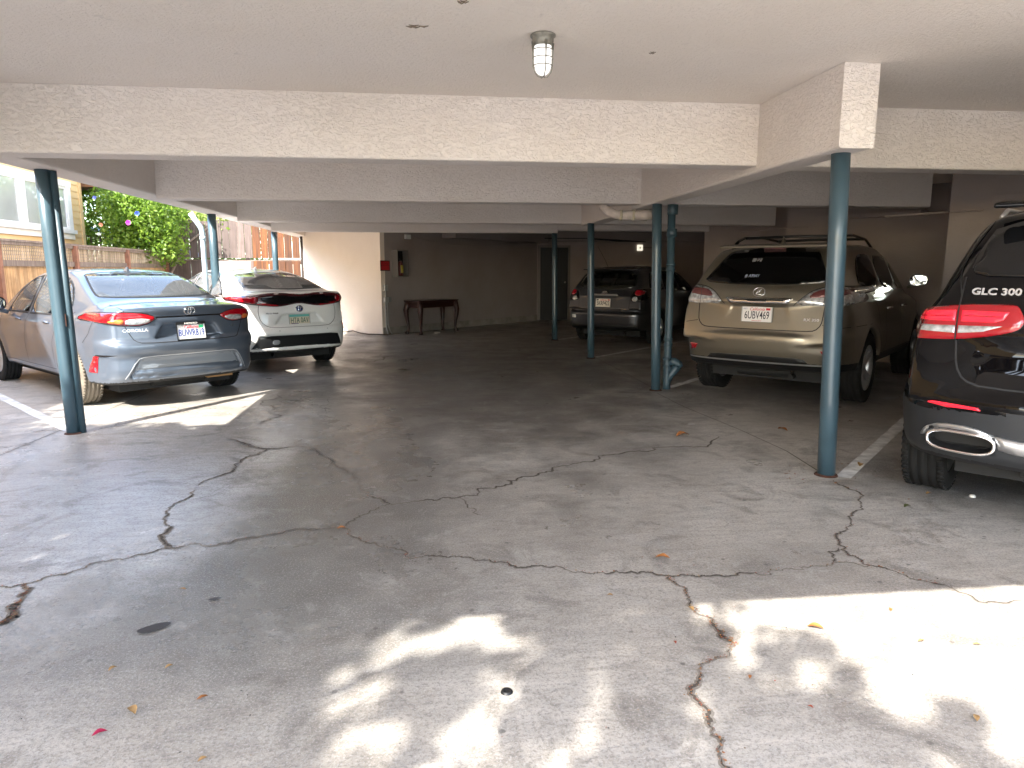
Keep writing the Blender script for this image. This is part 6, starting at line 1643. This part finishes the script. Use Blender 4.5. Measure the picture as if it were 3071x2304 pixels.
    ribbon(car, [[(-.27, 1.135), (.27, 1.135)]], 'r', .016, M['black'], 'garnish_shadow', cb_, .0215, False, .03)
    ring_strokes(car, [ell(.062, .046), [(-.030, .033), (-.006, .030), (-.024, -.012), (-.034, -.022), (-.020, -.024), (.048, -.022)], [(.026, .034), (-.018, -.014)]], 0, 1.218, .0048, M['chrome'], root)
    ribbon(car, [[(.675, 1.245), (.665, 1.0), (.655, .90), (.60, .838), (.50, .828), (0, .826)]], 'r', .010, M['gap'], 'panel_gap', root, .002, True, .03, 1)
    ribbon(car, [[(.665, .90), (.80, .875), (.93, .87)]], 'r', .006, M['gap'], 'panel_gap', root, .002, True, .03)
    ribbon(car, [[(1.78, 1.17), (1.78, .60), (1.6, .45)], [(2.60, 1.16), (2.66, .80), (2.62, .46)], [(3.55, 1.08), (3.50, .60), (3.4, .46)], [(1.5, .50), (3.4, .50)], [(1.10, 1.22), (1.35, 1.05), (1.50, .80)]], 'L', .007, M['gap'], 'door_gap', root, .0015, True, .03)
    redp = simple('plate_red_c', (0.6, 0.02, 0.03), .5); dk = simple('plate_text_black', (0.015, 0.015, 0.03), .5); bl = simple('plate_blue_c', (.03, .06, .3), .5)
    plate(root, .060, .0, .985, .315, .156, simple('plate_offwhite', (.80, .77, .74), .35), dk, '6UBV469', (M['metal_grey'], .003, .003), -.06,
          [(.095, .14, .045, .068, redp, 'sticker')], [('California', .046, .0, .054, redp, .35, .9), ('OCT', .022, -.125, .057, bl, 0, .9), ('DMV.CA.GOV', .014, 0, -.068, redp, 0, 1.2)], csize=.115, csx=.60)
    body_text(car, 'RX 350', .038, .555, .945, M['chrome'], root, 1.3)
    patch(car, 'reflector', [(.655, .635), (.775, .635), (.765, .565), (.70, .570)], 'r', M['red_lens'], root, .006, .015, .02, .002, mirror=True, rnd=0)
    patch(car, 'bumper_insert', [(-.55, .485), (-.50, .535), (-.40, .545), (.40, .545), (.50, .535), (.55, .485)], 'r', M['black'], root, .003, .02, .03, rnd=0)
    ribbon(car, [[(-.80, .478), (0, .475), (.80, .478)]], 'r', .018, M['satin'], 'bumper_trim', root, .004, False, .03)
    # rails
    for s_ in (-1, 1):
        p, _n = car.project(np.array([(s_ * .53, yy) for yy in (.66, .80, 1.0, 1.6, 2.2, 2.55, 2.72)]), 't')
        p[:, 2] += np.array([.005, .07, .10, .105, .09, .06, .0])
        mb = MB(); mb.tube([tuple(v) for v in p], [.02, .019, .018, .018, .018, .018, .016], 8)
        mb.build('roof_rail', M['gloss_black'], root, True)
    mb = MB()
    for yy in (1.05, 2.15): mb.tube([(-.53, yy, 1.825), (0, yy, 1.835), (.53, yy, 1.825)], .016, 8)
    mb.build('cross_bar', M['black'], root, True)
    mb = MB(); fin = [(-.06, 0), (.06, 0), (.03, .02), (-.0, .075), (-.03, .08)]
    vs = [(s_ * .014 * (1 - q[1] / .1), .80 + q[0], 1.745 + q[1]) for s_ in (-1, 1) for q in fin]
    mb.add(vs, [(0, 1, 2, 3, 4), (9, 8, 7, 6, 5)] + [(i, i + 5, (i + 1) % 5 + 5, (i + 1) % 5) for i in range(5)]); mb.build('antenna_fin', pt, root)
    for s_ in (-1, 1):
        for yy in (1.95, 2.85):
            mb = MB(); p, nn = car.project(np.array([(yy - .10, 1.01), (yy - .03, 1.012), (yy + .03, 1.012), (yy + .10, 1.01)]), 'L' if s_ < 0 else 'R')
            q = p + nn * np.array([.0, .03, .03, .0])[:, None]; mb.tube([tuple(v) for v in q], .012, 8); mb.build('door_handle', M['chrome'], root, True)
        mirror_part(root, s_ * .93, 2.98, 1.27, s_, pt, 1.05)
    underbody(root, P, .25)
    for s_ in (-1, 1):
        for yy in P['axles']: wheel(root, s_ * .81, yy, .385, .235, s_, M['rubber'], 'double', .64, 5)
    place(root, SUV[0], SUV[1], SUV[2])

# ================================================================== black SUV, right edge
def build_black():
    P = dict(L=4.66, W=.955, H=1.84, zb=.36, R=.37, Ra=.415, axles=(.92, 3.79), win=.62, flare=.022, kr=.035, kd=.10, kj=.06,
        deck=[(0, 1.22), (.2, 1.28), (.6, 1.26), (1.0, 1.16), (2.5, 1.08), (3.4, 1.10), (4.1, 1.02), (4.66, .80)], dcrown=.10,
        roof=[(.12, 1.22), (.19, 1.36), (.47, 1.67), (.58, 1.755), (1.0, 1.80), (1.7, 1.82), (2.3, 1.79), (2.75, 1.66), (3.5, 1.20), (3.8, 1.05)], roof_s=.06, crown=.10,
        rear=[(.36, .13), (.42, .06), (.52, .035), (.62, .015), (.70, .0), (.74, .004), (.78, .04), (.86, .075), (1.02, .08), (1.08, .07), (1.2, .10), (1.34, .17)],
        rc=[(0, 0), (.35, .01), (.55, .04), (.70, .095), (.80, .17), (.88, .30), (.95, .6)],
        front=[(.35, .15), (.55, .02), (.7, .0), (.9, .12), (1.05, .3)], fc=[(0, 0), (.5, .08), (.75, .3), (.95, .6)],
        plan=[(0, .82), (.15, .87), (.45, .92), (.9, .945), (2.3, .94), (3.8, .935), (4.3, .86), (4.66, .72)],
        inset=[(.35, .06), (.45, .015), (.6, .0), (.75, .0), (.85, .008), (1.0, .03), (1.15, .07), (1.28, .13)],
        gw=[(1.0, .89), (1.2, .82), (1.4, .745), (1.65, .65), (1.85, .58)], gy=[(.1, .92), (.5, .97), (.9, 1.0), (2.6, 1.0), (3.7, .9)], kg=.09,
        relief=[([(0, 1.02), (.52, 1.02), (.56, .96), (.50, .84), (0, .83)], .022, .05), ([(.40, .55), (.71, .55), (.71, .44), (.40, .44)], .12, .02)])
    car = Car(P)
    root = empty('black_suv_car', (0, 0, 0), 0, 'glossy black SUV at the right edge with red tail light and chrome exhaust tip', 'car', 'cars parked nose-in under the building')
    pt = paint('black_paint', (0.0012, 0.0013, 0.002), 0.0, 0.3, 0.75, spec=0.0)
    lowm = simple('dark_grey_cladding', (0.018, 0.020, 0.023), 0.5, bump=0.04, bscale=260)
    car_body(car, root, pt, .018, lower=(lowm, lambda ax, y, z: (z < .675 + .02 * np.cos(ax * 4)) & (y < .78) | (z < .50)))
    patch(car, 'rear_window', [(-.615, 1.395), (-.60, 1.50), (-.53, 1.665), (0, 1.71), (.53, 1.665), (.60, 1.50), (.615, 1.395), (.51, 1.37), (-.51, 1.37)], 'r', M['tint2'], root, .005, .006, .04)
    mb = MB(); mb.obox((0, .49, 1.765), (1.12, .20, .028), rx=.12); mb.build('roof_spoiler', pt, root, bevel=.012)
    for q in ([(.80, 1.30), (1.72, 1.25), (1.72, 1.65), (1.35, 1.67), (1.05, 1.62)], [(1.80, 1.25), (2.55, 1.21), (2.55, 1.62), (2.30, 1.65), (1.80, 1.66)], [(2.62, 1.21), (3.35, 1.19), (3.0, 1.42), (2.62, 1.59)]):
        patch(car, 'side_window', q, 'L', M['tint'], root, .003, .004, .05, mirror=True)
    patch(car, 'windscreen', [(-.74, 1.18), (.74, 1.18), (.60, 1.53), (0, 1.60), (-.60, 1.53)], 'f', M['tint'], root, off=.003, depth=.004, h=.06)
    glow_red = simple('glowing_red_lens', (0.75, 0.01, 0.03), .12, coat=1., emit=((1, .02, .04), .10))  # weak red glow added to light bars and reflectors
    for sg in (1, -1):
        tl, = patch(car, 'tail_light', [(sg * .335, 1.15), (sg * .338, 1.17), (sg * .365, 1.222), (sg * .40, 1.232), (sg * .62, 1.226), (sg * .80, 1.200), (sg * .885, 1.17), (sg * .91, 1.08), (sg * .88, 1.03), (sg * .62, 1.040), (sg * .45, 1.072), (sg * .36, 1.10), (sg * .338, 1.13)], 'r', M['red_lens'], root, .006, .02, .016, .010)
        patch(car, 'white_lens', [(sg * .42, 1.118), (sg * .62, 1.112), (sg * .62, 1.073), (sg * .50, 1.088)], 'r', M['clear_lens'], tl, .017, .006, .015, .002, rnd=0)
        patch(car, 'white_lens', [(sg * .635, 1.112), (sg * .86, 1.105), (sg * .86, 1.075), (sg * .635, 1.073)], 'r', M['clear_lens'], tl, .017, .006, .015, .002, rnd=0)
        patch(car, 'light_bar', [(sg * .42, 1.150), (sg * .40, 1.190), (sg * .61, 1.192), (sg * .61, 1.135), (sg * .46, 1.135)], 'r', glow_red, tl, .0165, .004, .015, .001, rnd=0)
        patch(car, 'light_bar', [(sg * .64, 1.135), (sg * .64, 1.192), (sg * .80, 1.182), (sg * .86, 1.150), (sg * .86, 1.130)], 'r', glow_red, tl, .0165, .004, .015, .001, rnd=0)
        ribbon(car, [[(sg * .627, 1.04), (sg * .627, 1.22)]], 'r', .007, M['gap'], 'lamp_joint', tl, .020, False, .02)
        ribbon(car, [[(sg * x, z) for x, z in ((.43, 1.165), (.60, 1.165))], [(sg * x, z) for x, z in ((.65, 1.163), (.84, 1.148))]], 'r', .004, M['dark_red'], 'light_bar_rib', tl, .0195, False, .02)
    ribbon(car, [[(.63, 1.37), (.632, 1.225)], [(.625, 1.035), (.61, .90), (.57, .83), (.48, .800), (0, .795)]], 'r', .010, M['gap'], 'panel_gap', root, .002, True, .03, 1)
    ribbon(car, [[(.565, 1.68), (.64, 1.50), (.665, 1.40), (.632, 1.27)]], 'r', .008, M['gap'], 'panel_gap', root, .003, True, .03, 1)
    body_text(car, 'GLC 300', .048, -.478, 1.292, simple('bright_badge', (.8, .8, .8), .2, .7), root, 1.25, .004, .0015)
    body_text(car, '4MATIC', .045, .45, 1.292, simple('bright_badge_b', (.8, .8, .8), .2, .7), root, 1.2, .004, .0015)
    patch(car, 'reflector', [(.47, .682), (.485, .696), (.70, .706), (.72, .700), (.62, .684)], 'r', glow_red, root, .008, .012, .015, .002, mirror=True, rnd=0)
    ch = simple('polished_chrome', (0.85, 0.85, 0.86), 0.10, 1.0)
    # chrome lower trim and exhaust tips
    patch(car, 'chrome_trim', [(-.76, .49), (-.735, .545), (-.66, .585), (-.50, .588), (-.38, .545), (0, .535), (.38, .545), (.50, .588), (.66, .585), (.735, .545), (.76, .49), (.735, .495), (.72, .535), (.64, .562), (.48, .562), (.385, .53), (.375, .47), (0, .462), (-.375, .47), (-.385, .53), (-.48, .562), (-.64, .562), (-.72, .535), (-.735, .495)], 'r', M['satin'], root, .010, .03, .03, .010, rnd=1)
    for sg in (1, -1):
        cx, cz = sg * .555, .495
        ext = bpy.data.objects.new('exhaust_tip', None); COL.objects.link(ext); ext.parent = root
        mb = MB(); N = 30
        def rr(a, kx, kz): return (cx + kx * math.copysign(abs(math.cos(a)) ** .6, math.cos(a)), cz + kz * math.copysign(abs(math.sin(a)) ** .75, math.sin(a)))
        rings = [(.168, .062, .10), (.168, .062, -.005), (.161, .056, -.018), (.153, .047, -.015), (.151, .045, .0)]
        vs = []; fs = []
        for kx, kz, yy in rings:
            for k in range(N):
                x, z = rr(2 * math.pi * k / N, kx, kz); y0 = .05 + .25 * max(0, abs(x) - .5)
                vs.append((x, y0 + yy, z))
        for i in range(len(rings) - 1):
            for k in range(N): fs.append((i * N + k, i * N + (k + 1) % N, (i + 1) * N + (k + 1) % N, (i + 1) * N + k))
        mb.add(vs, fs); mb.build('tip_rim', ch, ext, True)
        mb = MB(); vs = []
        for k in range(N):
            x, z = rr(2 * math.pi * k / N, .151, .045); vs.append((x, .05 + .25 * max(0, abs(x) - .5) + .001, z))
        vs += [(a_, b_ + .12, c_) for a_, b_, c_ in vs]
        mb.add(vs, [tuple(range(N, 2 * N))] + [(k, (k + 1) % N, N + (k + 1) % N, N + k) for k in range(N)])
        mb.build('tip_inside', simple('sooty_black', (.012, .012, .012), .6), ext)
    for s_ in (-1, 1):
        mirror_part(root, s_ * .94, 3.0, 1.16, s_, pt)
        p, _n = car.project(np.array([(s_ * .56, yy) for yy in (.75, .95, 1.6, 2.2, 2.6)]), 't')
        p[:, 2] += np.array([.0, .03, .035, .03, .0])
        mb = MB(); mb.tube([tuple(v) for v in p], .014, 8); mb.build('roof_rail', M['satin'], root, True)
    mb = MB(); mb.obox((-.36, .72, 1.83), (.05, .10, .085)); mb.build('roof_tag', M['white_plastic'], root, bevel=.006)
    ribbon(car, [[(1.78, 1.16), (1.78, .60), (1.6, .45)], [(2.60, 1.13), (2.66, .80), (2.62, .46)], [(3.55, 1.06), (3.50, .60), (3.4, .46)]], 'L', .007, M['gap'], 'door_gap', root, .0015, True, .03)
    underbody(root, P, .24)
    for s_ in (-1, 1):
        for yy in P['axles']: wheel(root, s_ * .815, yy, .37, .245, s_, M['rubber'], 'double', .68, 5)
    place(root, BLACK[0], BLACK[1], BLACK[2])

SEDAN = ((-2.553, 7.879), -43.5, (1, 1, 1))
HATCH = ((-1.836, 10.358), -34.3, (1, 1, 1))
WAGON = ((3.31, 13.31), 40.7, (1, 1, 1))
SUV = ((3.42, 7.07), 45.5, (1, 1, 1))
BLACK = ((3.23, 2.98), 48.3, (1.03, 1.03, 1.03))
build_sedan(); build_hatch(); build_wagon(); build_suv(); build_black()
for o_ in bpy.data.objects:
    if o_.name.startswith('black_suv_car'): o_.name = 'suv_car.001'
